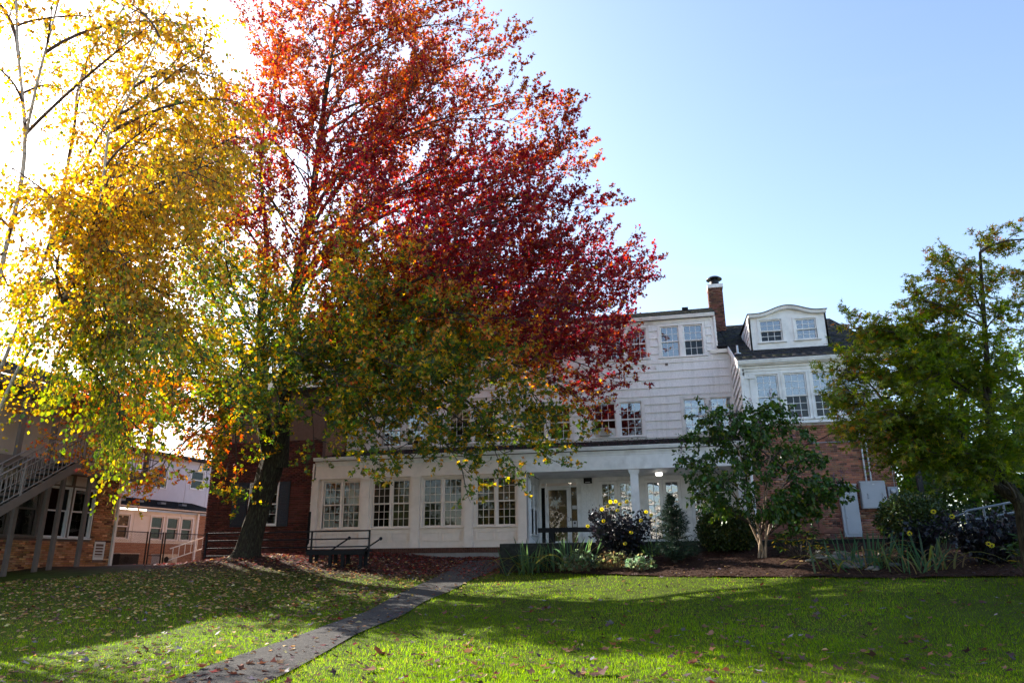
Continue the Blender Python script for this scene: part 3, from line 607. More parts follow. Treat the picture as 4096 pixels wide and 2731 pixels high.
# --- the eyebrow dormer
YD = 25.75; fd = Fr((0, YD)); dops2 = [(3.285, 4.035, 7.40, 8.20), (4.485, 5.175, 7.41, 8.16)]
dw = MB()
for c in cells(2.93, 5.53, 7.08, 8.28, dops2): dw.box(fd, *c, -.12, 0)
arc = lambda s: 8.30+.245*max(0, math.cos(math.pi*(s-4.25)/2.0)) if abs(s-4.25) < 1.0 else 8.30
ss = [2.93, 3.1, 3.25]+[3.25+2.0*i/16 for i in range(1, 16)]+[5.25, 5.4, 5.53]
arc = lambda s: 8.42+.12*math.cos(math.pi*(s-4.25)/1.0) if abs(s-4.25) <= 1.0 else 8.30
dw.slab(fd, [(2.93, 8.28), (5.53, 8.28)]+[(s, arc(s)) for s in ss[::-1]], -.12, 0)
dwo = dw.build('dormer_face', 'trim', HOUSE)
for w in dops2: window(HOUSE, fd, [(w[0], w[1])], w[2], w[3], 3, (2, 2), .075, .03, gl=('glassdark',) if w[0] < 4 else None, gm='glasssky')
k = MB()                                            # curved cornice and roof skin
for a, e in zip(ss, ss[1:]):
    za, zb = arc(a), arc(e)
    k.hexa([fd.P(a, .14, za), fd.P(e, .14, zb), fd.P(e, -.01, zb), fd.P(a, -.01, za), fd.P(a, .17, za+.10), fd.P(e, .17, zb+.10), fd.P(e, -.01, zb+.10), fd.P(a, -.01, za+.10)])
k.build('dormer_cornice', 'trim', HOUSE)
k = MB()
for a, e in zip(ss, ss[1:]):
    a2, e2 = 4.23+(a-4.23)*1.03, 4.23+(e-4.23)*1.03; za, zb = arc(a)+.103, arc(e)+.103
    k.hexa([fd.P(a2, .20, za), fd.P(e2, .20, zb), fd.P(e2, -3.2, zb+.25), fd.P(a2, -3.2, za+.25), fd.P(a2, .20, za+.02), fd.P(e2, .20, zb+.02), fd.P(e2, -3.2, zb+.27), fd.P(a2, -3.2, za+.27)])
k.build('dormer_roof', 'roofdark', HOUSE)
for x in (2.93, 5.53):
    f_ = Fr((x, 0), R(-90)); g_ = MB().slab(f_, [(-YD-2.8, RS(YD+2.8)-.1), (-YD, RS(YD)-.1), (-YD, 8.30), (-YD-2.8, 8.52)], -.06 if x < 4 else 0, .0 if x < 4 else .06)
    ds = g_.build('dormer_cheek', 'siding', HOUSE)
    if x < 4:
        for i in range(5):
            za = 7.15+.25*i; y1 = min(YD+2.6, 24.0+(za+.22-6.3)/.47)
            MB().prism(f_, [(-.01, za), (.03, za), (.006, za+.25), (-.01, za+.25)], -min(y1, YD+2.4), -YD-.03).build('siding_board', 'siding', ds)
# --- chimney
ch = MB().wbox(1.98, 2.56, 30.62, 31.2, 9.0, 11.42).build('chimney', 'mortar_dark', HOUSE)
fc = Fr((0, 30.61)); CH = [(.18, .085, .06), (.15, .07, .052), (.11, .06, .05), (.22, .11, .08)]
bricks(ch, fc, 1.975, 2.565, 9.0, 11.38, [], CH, (3, 3, 1, 1), (2.2, 10.5), 60, .19)
bricks(ch, Fr((1.97, 0), R(-90)), -31.2, -30.60, 9.0, 11.38, [], CH, (3, 3, 1, 1), (-30.9, 10.5), 0, .19)
MB().wbox(1.94, 2.60, 30.58, 31.24, 11.40, 11.56).build('chimney_cap', 'trim', ch)
MB().lathe((2.27, 30.9, 11.56), [(.30, 0), (.28, .04), (.20, .07), (.19, .28), (.20, .28), (.34, .30), (.34, .33), (.22, .42), (.05, .45)], 20).build('chimney_cowl', 'blackmetal', ch)
# --- dark brick wing on the left, with shutters
lops = [(-15.90, -14.72, 1.45, 3.0)]
lw = wall(HOUSE, fl, -17.7, -13.02, .2, 6.6, lops, 'mortar_dark', -.25, -.006, 'dark_brick_wall')
DRK = [(.10, .034, .026), (.085, .03, .024), (.125, .04, .03), (.07, .027, .023)]
bricks(lw, fl, -17.7, -13.02, .25, 4.6, [(o[0]-.05, o[1]+.05, o[2]-.05, o[3]+.05) for o in lops], DRK, (3, 3, 2, 1), (-14.2, 2.2), 100)
window(HOUSE, fl, [(-15.88, -14.74)], 1.47, 2.98, 2, (2, 2), .05, .03)
for a, b in ((-16.62, -15.97), (-14.66, -14.22)):
    s_ = MB().box(fl, a, b, 1.40, 3.05, .012, .05).build('shutter', 'shutter', HOUSE)
    for z0, z1 in ((1.50, 2.18), (2.28, 2.95)):
        q = MB()
        for z in np.arange(z0, z1-.02, .055): q.prism(fl, [(.05, z), (.066, z), (.052, z+.045), (.05, z+.045)], a+.06, b-.06)
        q.build('louvre', 'shutter', s_)
MB().wbox(-17.7, -17.45, 25.55, 36, 0, 6.6).wbox(-13.3, -13.02, 25.55, 36, 0, 6.6).build('wing_flank', 'brickfar', HOUSE, uv=Fr((-17.7, 0), R(90)))
MB().hexa([(-17.95, 25.0, 6.5), (-12.9, 25.0, 6.5), (-12.9, 30.5, 8.9), (-17.95, 30.5, 8.9), (-17.95, 25.0, 6.6), (-12.9, 25.0, 6.6), (-12.9, 30.5, 9.0), (-17.95, 30.5, 9.0)]).hexa([(-17.95, 30.5, 8.9), (-12.9, 30.5, 8.9), (-12.9, 36, 6.5), (-17.95, 36, 6.5), (-17.95, 30.5, 9.0), (-12.9, 30.5, 9.0), (-12.9, 36, 6.6), (-17.95, 36, 6.6)]).build('wing_roof', 'roofdark', HOUSE)
# --- plinth of the bays, rooms behind the glass
pl = MB().box(fb, -13.05, -5.0, .38, .545, -.1, .06).build('plinth', 'mortar_dark', HOUSE)
for k in range(int(8.0/.074)):
    s = -13.03+k*.074; MB().box(fb, s, s+.064, .385, .555, .02, .072+random.uniform(0, .004)).build('brick', 'stonebase', pl)
MB().box(fb, -13.0, -5.02, -.2, .38, -.3, .05).build('foundation', 'patio', HOUSE)
room(HOUSE, -12.9, -5.15, YB+.14, 29.5, .55, 3.35); room(HOUSE, -5.0, 2.2, YU+.14, 31, .56, 3.2); room(HOUSE, -12.9, 2.2, YU+.14, 31, 4.3, 6.4)
room(HOUSE, -12.9, 1.8, YU+.14, 31, 7.2, 9.0); room(HOUSE, 2.4, 6.4, YW+.2, 27.1, 4.25, 6.12); room(HOUSE, 2.95, 5.5, YD+.12, 28, 7.1, 8.35); room(HOUSE, -17.4, -13.1, YL+.25, 29, .6, 3.4)
def strip_light(x, y, z, lx=1.25, ly=.28, label=''):
    t = thing('ceiling_light', (x, y, z), label, 'lamp')
    MB().wbox(x-lx/2, x+lx/2, y-ly/2, y+ly/2, z, z+.07).build('housing', 'vinyl', t); MB().wbox(x-lx/2+.02, x+lx/2-.02, y-ly/2+.02, y+ly/2-.02, z-.03, z-.001).build('diffuser', 'lampwhite', t)
strip_light(-9.0, 27.0, 3.23, label='lit fluorescent strip seen through the second bay window from the left')
strip_light(-5.9, 27.0, 3.23, label='lit fluorescent strip seen through the fourth bay window from the left')
strip_light(-3.9, 29.0, 3.08, 1.6, label='lit warm fluorescent strip seen through the glass entrance door')
# --- patio
PATIO = tag(MB().wbox(-4.9, 6.7, 20.75, 27.1, -.4, .555).build('patio', 'patio'), kind='structure')
ww = thing('patio_wall', (-1, 20.7, 0), 'low mossy black concrete retaining wall along the front of the patio', 'wall')
for x0, x1 in ((-4.93, -2.0), (-1.99, 1.2), (1.21, 4.0), (4.01, 6.72)): MB().wbox(x0, x1, 20.45, 20.745, -.5, .54+random.uniform(-.01, .01)).build('wall_section', 'concrete', ww)
MB().wbox(-4.93, -4.65, 20.745, 22.6, -.5, .53).build('wall_section', 'concrete', ww)
# ------------------------------------------------------------------ the orange brick annex on the left, with an outside stair
fa = Fr((-20.21, 23.50), R(83)); GA = -.15
ANNEX = thing('brick_annex', tuple(fa.P(-3, -2, 0)), 'two storey orange brick annex with tan posts and beige upper wall at left edge', 'building')
aw = [(-5.9, -5.0), (-4.85, -3.98), (-3.90, -3.03), (-2.92, -1.95), (-1.84, -.98)]
ops = [(a, b, .95, 2.63) for a, b in aw]
wa = wall(ANNEX, fa, -9, 0, -.6, 3.12, [(-9, -.93, .90, 3.10)], 'mortar_dark', -.25, -.006, 'brick_wall')
ORG = [(.43, .205, .095), (.48, .245, .12), (.36, .165, .075), (.17, .075, .045), (.54, .29, .15)]
bricks(wa, fa, -6.6, -.005, -.45, 3.10, [(-9, -.91, .88, 3.2), (-.72, -.26, .22, .88)], ORG, (4, 3, 3, 1.6, 1.5), (-1.5, .4), 300)
wall(ANNEX, fa, -6.6, -.93, .90, 3.10, ops+[(a, b, 2.70, 3.04) for a, b in aw], 'tan', -.14, 0, 'window_band')
for k, (a, b) in enumerate(aw):
    window(ANNEX, fa, [(a+.02, b-.02)], .97, 2.61, 1, (1, 1), .03, .03, fm='vinyl' if k > 2 else 'tan', gm='glass', gl=('glassdark',), split=.53)
    MB().box(fa, a, b, 2.70, 3.04, -.10, -.04).build('transom_panel', 'pale', ANNEX)
froom(ANNEX, fa, -6.55, -.3, -.4, 3.05, -3.5, -.16)
MB().box(fa, -9, .0, 3.12, 3.30, -.25, .02).build('belt_board', 'tan', ANNEX)
MB().box(fa, -9, 0, 3.30, 5.45, -.25, 0).build('upper_wall', 'beige', ANNEX)
MB().box(fa, -9, .1, 3.08, 3.26, .02, 1.30).build('balcony_deck', 'tan', ANNEX)
MB().box(fa, -9, .12, 2.90, 3.24, 1.30, 1.42).build('balcony_beam', 'tan', ANNEX)
for s in (-5.9, -4.85, -3.90, -3.42, -2.45): MB().box(fa, s-.055, s+.055, -.5, 2.90, 1.29, 1.41).build('post', 'tan', ANNEX)
for s in (-6.6, -5.05, -3.95, -1.9, -.1): MB().box(fa, s-.07, s+.07, 3.26, 5.30, 1.16, 1.29).build('upper_post', 'tan', ANNEX)
MB().box(fa, -9, .5, 5.30, 5.55, -.2, 1.55).build('eave_soffit', 'tan', ANNEX); gutter(ANNEX, fa, -9, .5, 5.68, 1.68, 'tan')
Pz = lambda s, d, z: tuple(fa.P(s, d, z))
MB().hexa([Pz(-9, 1.62, 5.56), Pz(.5, 1.62, 5.56), Pz(.5, -5, 7.7), Pz(-9, -5, 7.7), Pz(-9, 1.62, 5.62), Pz(.5, 1.62, 5.62), Pz(.5, -5, 7.76), Pz(-9, -5, 7.76)]).build('roof', 'roofdark', ANNEX)
shingle_roof(ANNEX, Pz(-9, 1.66, 5.62), Pz(.5, 1.66, 5.62), Pz(-9, -5, 7.77), Pz(.5, -5, 7.77), .16, .4, (.055, .06, .07), .05)
MB().slab(fa, [(-9, -.6), (-.26, -.6), (-.26, 5.4), (-9, 5.4)], -9.8, -9.6).build('rear_wall', 'beige', ANNEX)
MB().box(fa, -.25, 0, -.6, 5.45, -9.6, -.26).build('end_wall', 'brickfar', ANNEX, uv=Fr((-20.2, 23.5), R(173)))
MB().box(fa, -.04, .05, -.4, 5.4, .03, .12).build('downspout', 'pale', ANNEX)
vt = MB().box(fa, -.71, -.66, .24, .86, -.03, .03).box(fa, -.32, -.27, .24, .86, -.03, .03).box(fa, -.66, -.32, .24, .34, -.03, .03).box(fa, -.66, -.32, .78, .86, -.03, .03).build('wall_vent', 'pale', ANNEX)
MB().box(fa, -.66, -.32, .34, .78, -.14, -.12).build('vent_back', 'black', vt)
for i in range(4): MB().prism(fa, [(-.10, .46+.1*i), (.02, .38+.1*i), (.02, .36+.1*i), (-.10, .44+.1*i)], -.66, -.32).build('louvre', 'pale', vt)
# balcony railing
rl = MB().box(fa, -3.6, .1, 4.28, 4.33, 1.32, 1.37).box(fa, -3.6, .1, 3.36, 3.40, 1.33, 1.36).build('balcony_railing', 'rail', ANNEX)
for s in np.arange(-3.55, .1, .13): MB().box(fa, s-.009, s+.009, 3.40, 4.28, 1.336, 1.354).build('baluster', 'tan', rl)
# outside stair
ST = thing('outside_stair', tuple(fa.P(-5, 1.9, GA)), 'tan outside stair with thin balusters climbing to the annex balcony', 'stairs')
z_at = lambda s: 3.26+.69*(s+3.75)
for d in (1.43, 2.42):
    MB().slab(fa, [(-8.7, z_at(-8.7)-.28), (-3.75, z_at(-3.75)-.28), (-3.55, 3.0), (-3.55, 3.27), (-3.75, 3.27), (-8.7, z_at(-8.7))], d, d+.06).build('stringer', 'tan', ST)
for i in range(18):
    s = -3.85-.272*i; MB().box(fa, s-.15, s+.15, z_at(s)-.10, z_at(s)-.06, 1.5, 2.41).build('tread', 'concrete', ST)
for d in (1.46, 2.45):
    MB().tube([fa.P(-8.6, d, z_at(-8.6)+.98), fa.P(-3.75, d, z_at(-3.75)+.98), fa.P(-3.5, d, 4.30), fa.P(-3.2, d, 4.32)], .024, 8).build('handrail', 'stairrail', ST)
    MB().tube([fa.P(-8.6, d, z_at(-8.6)+.80), fa.P(-3.75, d, z_at(-3.75)+.80)], .016, 6).build('rail', 'stairrail', ST)
    MB().tube([fa.P(-8.6, d, z_at(-8.6)+.10), fa.P(-3.75, d, z_at(-3.75)+.10)], .016, 6).build('rail', 'stairrail', ST)
    for s in np.arange(-8.5, -3.7, .135): MB().box(fa, s-.008, s+.008, z_at(s)+.10, z_at(s)+.80, d-.008, d+.008).build('baluster', 'stairrail', ST)
    for s in (-3.75, -5.6, -7.4): MB().box(fa, s-.022, s+.022, z_at(s)-.1, z_at(s)+.97, d-.022, d+.022).build('newel_post', 'stairrail', ST)
# ------------------------------------------------------------------ the low annex behind it
fk = Fr((-24.18, 34.32), R(83))
LOW = thing('low_annex', tuple(fk.P(-3, -2, 0)), 'low tan brick annex with white windows and cream panels behind the wire fence', 'building')
kw = [(-5.33, -4.64), (-3.38, -2.65), (-2.38, -1.65), (-1.43, -.72)]
kops = [(a, b, 1.24, 2.30) for a, b in kw]
MB().box(fk, -11, 1.5, -.5, 1.05, -.2, 0).build('brick_base', 'brickfar', LOW, uv=fk)
MB().box(fk, -.42, 1.5, 1.05, 2.5, -.2, .002).build('brick_pier', 'brickfar', LOW, uv=fk)
wall(LOW, fk, -11, -.42, 1.06, 2.52, kops, 'pale', -.15, 0, 'panel_wall')
for x in (-6.5, -4.4, -3.45, -2.5, -1.55, -.6): MB().box(fk, x-.012, x+.012, 1.08, 2.5, .001, .018).build('batten', 'pale', LOW)
MB().box(fk, -10.9, -.45, 2.34, 2.37, .001, .03).build('head_trim', 'pale', LOW)
for a, b in kw: window(LOW, fk, [(a, b)], 1.24, 2.30, 1, (1, 1), .07, .04, fm='vinyl', gm='glass', gl=('glassdark',), sill=False)
froom(LOW, fk, -10.9, -.5, .2, 2.45, -4, -.22)
gutter(LOW, fk, -11, 1.5, 2.70, .22, 'pale'); downspout(LOW, fk, -.42, .1, 2.6, .06, 'trim', .05)
Pk = lambda s, d, z: tuple(fk.P(s, d, z))
MB().hexa([Pk(-11, .2, 2.60), Pk(1.5, .2, 2.60), Pk(1.5, -2.3, 3.25), Pk(-11, -2.3, 3.25), Pk(-11, .2, 2.70), Pk(1.5, .2, 2.70), Pk(1.5, -2.3, 3.33), Pk(-11, -2.3, 3.33)]).build('roof', 'shingle', LOW)
for s in (-4.5, -3.4, -2.0, -.6): MB().box(fk, s-.16, s+.16, 2.98, 3.08, -1.0, -.75).build('roof_vent', 'rail', LOW)
uops = [(-3.9, -3.0, 3.95, 5.0), (-1.4, -.5, 3.95, 5.0), (1.25, 2.2, 4.12, 5.1)]
fk2 = Fr(tuple(fk.P(0, -2.25, 0))[:2], R(83))
wall(LOW, fk2, -11, 3.6, 3.0, 5.6, uops, 'lilac', -.15, 0, 'upper_wall')
for a, b, c, d in uops: window(LOW, fk2, [(a, b)], c, d, 1, (1, 1), .06, .03, fm='vinyl', sill=False)
for s in (-4.4, -1.9, .9, 2.5): MB().box(fk2, s-.02, s+.02, 3.05, 5.6, .001, .02).build('batten', 'lilac', LOW)
MB().box(fk2, -11, 3.8, 5.6, 5.75, -5, .35).build('upper_roof', 'roofdark', LOW)
MB().box(fk2, 3.3, 3.6, 0, 5.6, -5, -.16).build('end_wall', 'lilac', LOW)
# chain-link fence in front of it
FE = thing('chain_link_fence', tuple(fk.P(-5.5, 2.8, 0)), 'black chain link fence with double gate posts beside the low annex', 'fence')
ff = Fr(tuple(fk.P(0, 2.8, 0))[:2], R(83)); FZ = 1.40
for s in (-8.2, -6.22, -6.08, -5.36, -5.22, -2.9): MB().tube([ff.P(s, 0, -.3), ff.P(s, 0, FZ+.03)], .032, 8).build('post', 'blackmetal', FE)
for a, b, z in ((-8.2, -6.22, FZ), (-6.08, -5.36, FZ-.03), (-5.22, -2.9, FZ), (-6.08, -5.36, .45)): MB().tube([ff.P(a, 0, z), ff.P(b, 0, z)], .02, 6).build('rail', 'blackmetal', FE)
b = MB(); g = .075
for a, e in ((-8.2, -6.22), (-6.08, -5.36), (-5.22, -2.9)):
    n = int((e-a+FZ)/g)
    for i in range(n):
        for sg in (1, -1):
            x0 = a+i*g-FZ if sg > 0 else a+i*g; p0 = [x0, .0]; p1 = [x0+sg*FZ, FZ] if sg > 0 else [x0-FZ, FZ]
            q = [(p0, p1)]
            (xa, za), (xb, zb) = p0, p1
            def clip(xa, za, xb, zb):
                for lim, lo in ((a, True), (e, False)):
                    ia, ib = (xa >= lim) == lo or xa == lim, (xb >= lim) == lo or xb == lim
                    if not ia and not ib: return None
                    if ia != ib:
                        t = (lim-xa)/(xb-xa); zi = za+(zb-za)*t
                        if ia: xb, zb = lim, zi
                        else: xa, za = lim, zi
                return xa, za, xb, zb
            c = clip(xa, za, xb, zb)
            if c and math.hypot(c[2]-c[0], c[3]-c[1]) > .03: b.tube([ff.P(c[0], .004*sg, c[1]), ff.P(c[2], .004*sg, c[3])], .0028, 3, False)
tag(b.build('wire_mesh', 'blackmetal', FE), kind='stuff')
def ac_unit(s0, s1, z1, d, name, label, mt):
    t = thing(name, tuple(fk.P((s0+s1)/2, d, 0)), label, 'air conditioner'); z0 = float(gz(*fk.P((s0+s1)/2, d, 0)[:2]))-.02
    MB().box(fk, s0, s1, z0, z1, d-.25, d+.25).build('case', mt, t)
    MB().box(fk, s0-.02, s1+.02, z1, z1+.03, d-.27, d+.27).build('lid', 'pale', t)
    for i in range(6): MB().box(fk, s0+.05, s1-.3, z0+.06+i*.05, z0+.075+i*.05, d+.25, d+.265).build('grille_bar', 'black', t)
    MB().lathe(fk.P(s0+.35*(s1-s0), d+.25, (z0+z1)/2+.02), [(.13, 0), (.13, .012), (.03, .014)], 16, fk.n).build('fan_guard', 'black', t)
ac_unit(-6.9, -5.9, .52, 1.9, 'heat_pump', 'dark heat pump unit behind the left part of the wire fence', 'blackmetal')
ac_unit(-4.7, -3.7, .50, 1.9, 'heat_pump', 'pale beige heat pump unit behind the right part of the wire fence', 'pale')
SR = thing('step_railing', (-18.3, 25.4, .2), 'small white sloping stair railing at the corner of the dark brick wall', 'railing')
for dz in (0, .42): MB().tube([(-18.95, 25.1, .22+dz), (-18.0, 26.2, .75+dz)], .022, 6).build('rail', 'vinyl', SR)
for t in np.linspace(.08, .95, 7): MB().tube([(-18.95+.95*t, 25.1+1.1*t, .2+.53*t), (-18.95+.95*t, 25.1+1.1*t, .64+.53*t)], .013, 6).build('baluster', 'vinyl', SR)
# ------------------------------------------------------------------ street furniture and fittings
RA = thing('ramp_railing', (-12.9, 22.9, .2), 'long black four bar metal railing between the maple trunk and the bays', 'railing')
def rz(x): return float(gz(x, 22.9))
for z in (1.07, .82, .57, .32):
    MB().tube([(-15.9, 22.9, z), (-9.9, 22.9, z+.01)], .022, 8).build('rail', 'blackmetal', RA)
for x in (-15.9, -13.95, -11.95, -9.9): MB().wbox(x-.025, x+.025, 22.875, 22.925, rz(x)-.2, 1.10).build('post', 'blackmetal', RA)
MB().tube([(-15.0, 23.5, .30), (-15.0, 23.5, 1.0), (-15.85, 23.5, 1.0)], .02, 6).build('return_rail', 'blackmetal', RA)
for x0, dy in ((-11.9, 0), (-11.15, .9)):
    hr = thing('ramp_handrail', (x0, 23.2+dy, .2), 'sloping black handrail stub with ball end, %s' % ('nearer of the two behind the railing' if not dy else 'farther of the two behind the railing'), 'handrail')
    MB().tube([(x0, 23.2+dy, .02), (x0+.1, 23.2+dy, .22), (x0+1.15, 23.2+dy, .86)], .026, 8).build('bar', 'blackmetal', hr)
    MB().lathe((x0+1.15, 23.2+dy, .80), [(.01, 0), (.045, .02), (.06, .06), (.045, .10), (.01, .12)], 12).build('ball_end', 'blackmetal', hr)
    MB().tube([(x0+.6, 23.2+dy, .0), (x0+.6, 23.2+dy, .53)], .02, 8).build('post', 'blackmetal', hr)
BE = thing('garden_bench', (-9.9, 20.9, 0.), 'black backless wooden bench standing in red leaves before the railing', 'bench')
for k, y in enumerate((20.62, 20.80, 20.98)): MB().wbox(-10.92, -9.02, y, y+.165, .38, .43).build('seat_plank', 'blackwood', BE)
MB().wbox(-10.90, -9.04, 20.60, 20.619, .30, .425).build('apron', 'blackwood', BE)
for x0, x1 in ((-10.78, -10.15), (-9.75, -9.18)):
    for x in (x0, x1):
        for y in (20.68, 21.04): MB().wbox(x-.045, x+.045, y-.045, y+.045, float(gz(x, y))-.06, .379).build('leg', 'blackwood', BE)
    MB().wbox(x0, x1, 20.65, 20.70, .29, .378).build('brace', 'blackwood', BE)
B2 = thing('porch_bench', (-3.3, 22.5, .555), 'black timber bench on the patio facing the glass entrance door', 'bench')
for k in range(2): MB().wbox(-4.20, -2.0, 22.38+.2*k, 22.57+.2*k, .97, 1.04).build('seat_plank', 'blackwood', B2)
MB().wbox(-4.19, -2.01, 22.36, 22.379, .90, 1.035).build('apron', 'blackwood', B2)
for x in (-3.80, -2.35):
    for y in (22.42, 22.72): MB().wbox(x-.07, x+.07, y-.05, y+.05, .556, .969).build('leg', 'blackwood', B2)
# burl bench against the brick wing
BU = thing('burl_bench', (3.5, 23.4, .556), 'rustic red brown burl wood bench with slab back against the brick wall', 'bench')
MB().slab(Fr((0, 23.4)), [(2.45, .90), (2.50, .78), (3.4, .77), (4.5, .80), (4.62, .86), (4.60, .93), (3.6, .92), (2.6, .94)], -.22, .22).build('seat', 'burl', BU)
MB().slab(Fr((0, 23.72)), [(2.55, .96), (2.62, 1.32), (2.8, 1.52), (3.1, 1.47), (3.5, 1.55), (3.95, 1.50), (4.36, 1.53), (4.40, 1.46), (4.28, 1.36), (4.20, 1.30), (4.05, 1.26), (4.05, .94)], -.09, .09).build('backrest', 'burl', BU)
for x in (2.9, 4.0): MB().hexa([(x-.16, 23.25, .557), (x+.16, 23.25, .557), (x+.16, 23.6, .557), (x-.16, 23.6, .557), (x-.12, 23.25, .79), (x+.12, 23.25, .79), (x+.12, 23.6, .79), (x-.12, 23.6, .79)]).build('leg', 'burl', BU)
MB().hexa([(4.06, 23.62, .93), (4.26, 23.62, .92), (4.26, 23.78, .92), (4.06, 23.78, .93), (4.06, 23.62, 1.27), (4.15, 23.62, 1.27), (4.15, 23.78, 1.27), (4.06, 23.78, 1.27)]).build('arm_post', 'burl', BU)
# electrical gear on the brick wing
E1 = thing('electrical_cabinet', tuple(fw.P(5.05, .12, .7)), 'tall narrow grey electrical cabinet mounted on the brick wall', 'cabinet')
MB().box(fw, 4.83, 5.32, .70, 2.22, .02, .20).build('case', 'greymetal', E1); MB().box(fw, 4.92, 5.25, .78, 2.12, .20, .225).build('door', 'greymetal', E1)
MB().box(fw, 4.81, 5.34, 2.22, 2.25, .02, .22).build('lid', 'greymetal', E1)
for z in (1.25, 1.75): MB().tube([fw.P(4.96, .225, z), fw.P(4.96, .26, z), fw.P(4.96, .26, z+.06)], .012, 6).build('latch', 'galv', E1)
E2 = thing('electrical_cabinet', tuple(fw.P(5.77, .15, 1.5)), 'wide grey electrical cabinet with two handles below the conduits', 'cabinet')
MB().box(fw, 5.43, 6.12, 1.51, 2.27, .02, .28).build('case', 'greymetal', E2); MB().box(fw, 5.45, 6.10, 1.53, 2.25, .28, .295).build('door', 'greymetal', E2); MB().box(fw, 5.41, 6.14, 2.27, 2.31, .02, .30).build('lid', 'greymetal', E2)
for s in (5.60, 6.0): MB().tube([fw.P(s, .295, 1.80), fw.P(s, .33, 1.81), fw.P(s, .33, 1.93), fw.P(s, .295, 1.94)], .012, 6).build('handle', 'galv', E2)
MB().box(fw, 5.76, 5.82, 2.20, 2.22, .295, .298).build('sticker', 'notice', E2)
E3 = thing('electric_meter', tuple(fw.P(6.36, .1, 1.9)), 'round glass electric meter on a small grey box at the wall corner', 'meter')
MB().box(fw, 6.22, 6.50, 1.72, 2.14, .02, .12).build('box', 'greymetal', E3)
MB().lathe(fw.P(6.36, .12, 2.0), [(.095, 0), (.095, .05), (.085, .09), (.05, .11)], 18, fw.n).build('meter_glass', 'galv', E3); MB().lathe(fw.P(6.36, .229, 2.0), [(.05, 0), (.05, .004), (.01, .006)], 14, fw.n).build('dial', 'notice', E3)
CO = thing('conduit_run', tuple(fw.P(5.8, .05, 3)), 'pair of galvanised conduits rising from the grey cabinet on the brick wall', 'conduit')
for s in (5.66, 5.80): MB().tube([fw.P(s, .09, 2.31), fw.P(s, .09, 4.0), fw.P(s+.02, .09, 4.12)], .028, 8).build('conduit', 'galv', CO)
MB().box(fw, 5.56, 5.90, 3.0, 3.035, .01, .06).build('strut', 'blackmetal', CO); MB().box(fw, 5.56, 5.90, 3.95, 3.985, .01, .06).build('strut', 'blackmetal', CO)
MB().tube([fw.P(6.44, .04, 2.14), fw.P(6.44, .04, 4.1)], .012, 6).build('thin_conduit', 'galv', CO)
C2 = thing('wall_pipe', tuple(fw.P(5, .04, 3.56)), 'thin silver pipe running level across the brick wall', 'pipe')
MB().tube([fw.P(4.28, .05, 3.555), fw.P(6.05, .05, 3.56), fw.P(6.18, .05, 3.56), fw.P(6.30, .05, 3.52), fw.P(6.50, .05, 3.52)], .014, 6).build('pipe', 'galv', C2)
MB().box(fw, 4.18, 4.28, 3.52, 3.60, .015, .09).build('junction_box', 'blackmetal', C2); MB().box(fw, 6.44, 6.56, 3.49, 3.55, .02, .09).build('end_box', 'vinyl', C2)
C3 = tag(MB().tube([fw.P(3.3, .03, 3.15), fw.P(3.8, .05, 3.38), fw.P(4.22, .05, 3.56), fw.P(4.6, .05, 3.70), fw.P(5.1, .05, 3.95), fw.P(5.5, .06, 4.15)], .014, 6).build('power_cable', 'black'), 'black cable slanting up the brick wall to the conduits', 'cable')
cb = MB()
for k in range(5):
    a = 5.62+.07*k; cb.tube([fw.P(a, .10, 4.12), fw.P(a+.08, .2, 4.16+.03*k), fw.P(a+.2, .22, 4.0-.04*k), fw.P(a+.3, .15, 3.78+.03*k), fw.P(a+.25, .1, 3.92)], .011, 5)
tag(cb.build('cable_tangle', 'black'), 'tangle of black cables at the top of the conduits under the eave band', 'cable')
# porch lamp, black wall box, window air conditioner
PLP = thing('porch_light', (-.55, 26.0, 3.04), 'lit round glass lamp under the white porch ceiling', 'lamp')
MB().lathe((-.55, 26.0, 3.0), [(.14, 0), (.15, .015), (.15, .04)], 20).build('base', 'vinyl', PLP); MB().lathe((-.55, 26.0, 2.86), [(.07, .03), (.115, .05), (.125, .10), (.12, .139)], 20).build('glass_shade', 'porchlamp', PLP)
SB = thing('wall_speaker', tuple(fu.P(-3.2, .07, 2.95)), 'small black box mounted on the porch wall right of the entrance', 'speaker')
MB().box(fu, -3.32, -3.02, 2.83, 3.02, .035, .16).build('case', 'black', SB); MB().box(fu, -3.26, -3.08, 2.855, 2.875, .16, .163).build('badge', 'notice', SB)
AC = thing('window_air_conditioner', tuple(fu.P(-2.4, .05, 4.6)), 'small beige air conditioner set in the second storey window', 'air conditioner')
MB().box(fu, -2.66, -2.25, 4.57, 4.84, -.05, .22).build('case', 'pale', AC); MB().box(fu, -2.83, -2.67, 4.57, 4.84, -.055, -.04).box(fu, -2.24, -2.06, 4.57, 4.84, -.055, -.04).build('side_panel', 'pale', AC)
for i in range(8): MB().box(fu, -2.62, -2.29, 4.60+i*.028, 4.612+i*.028, .22, .23).build('grille_bar', 'tan', AC)
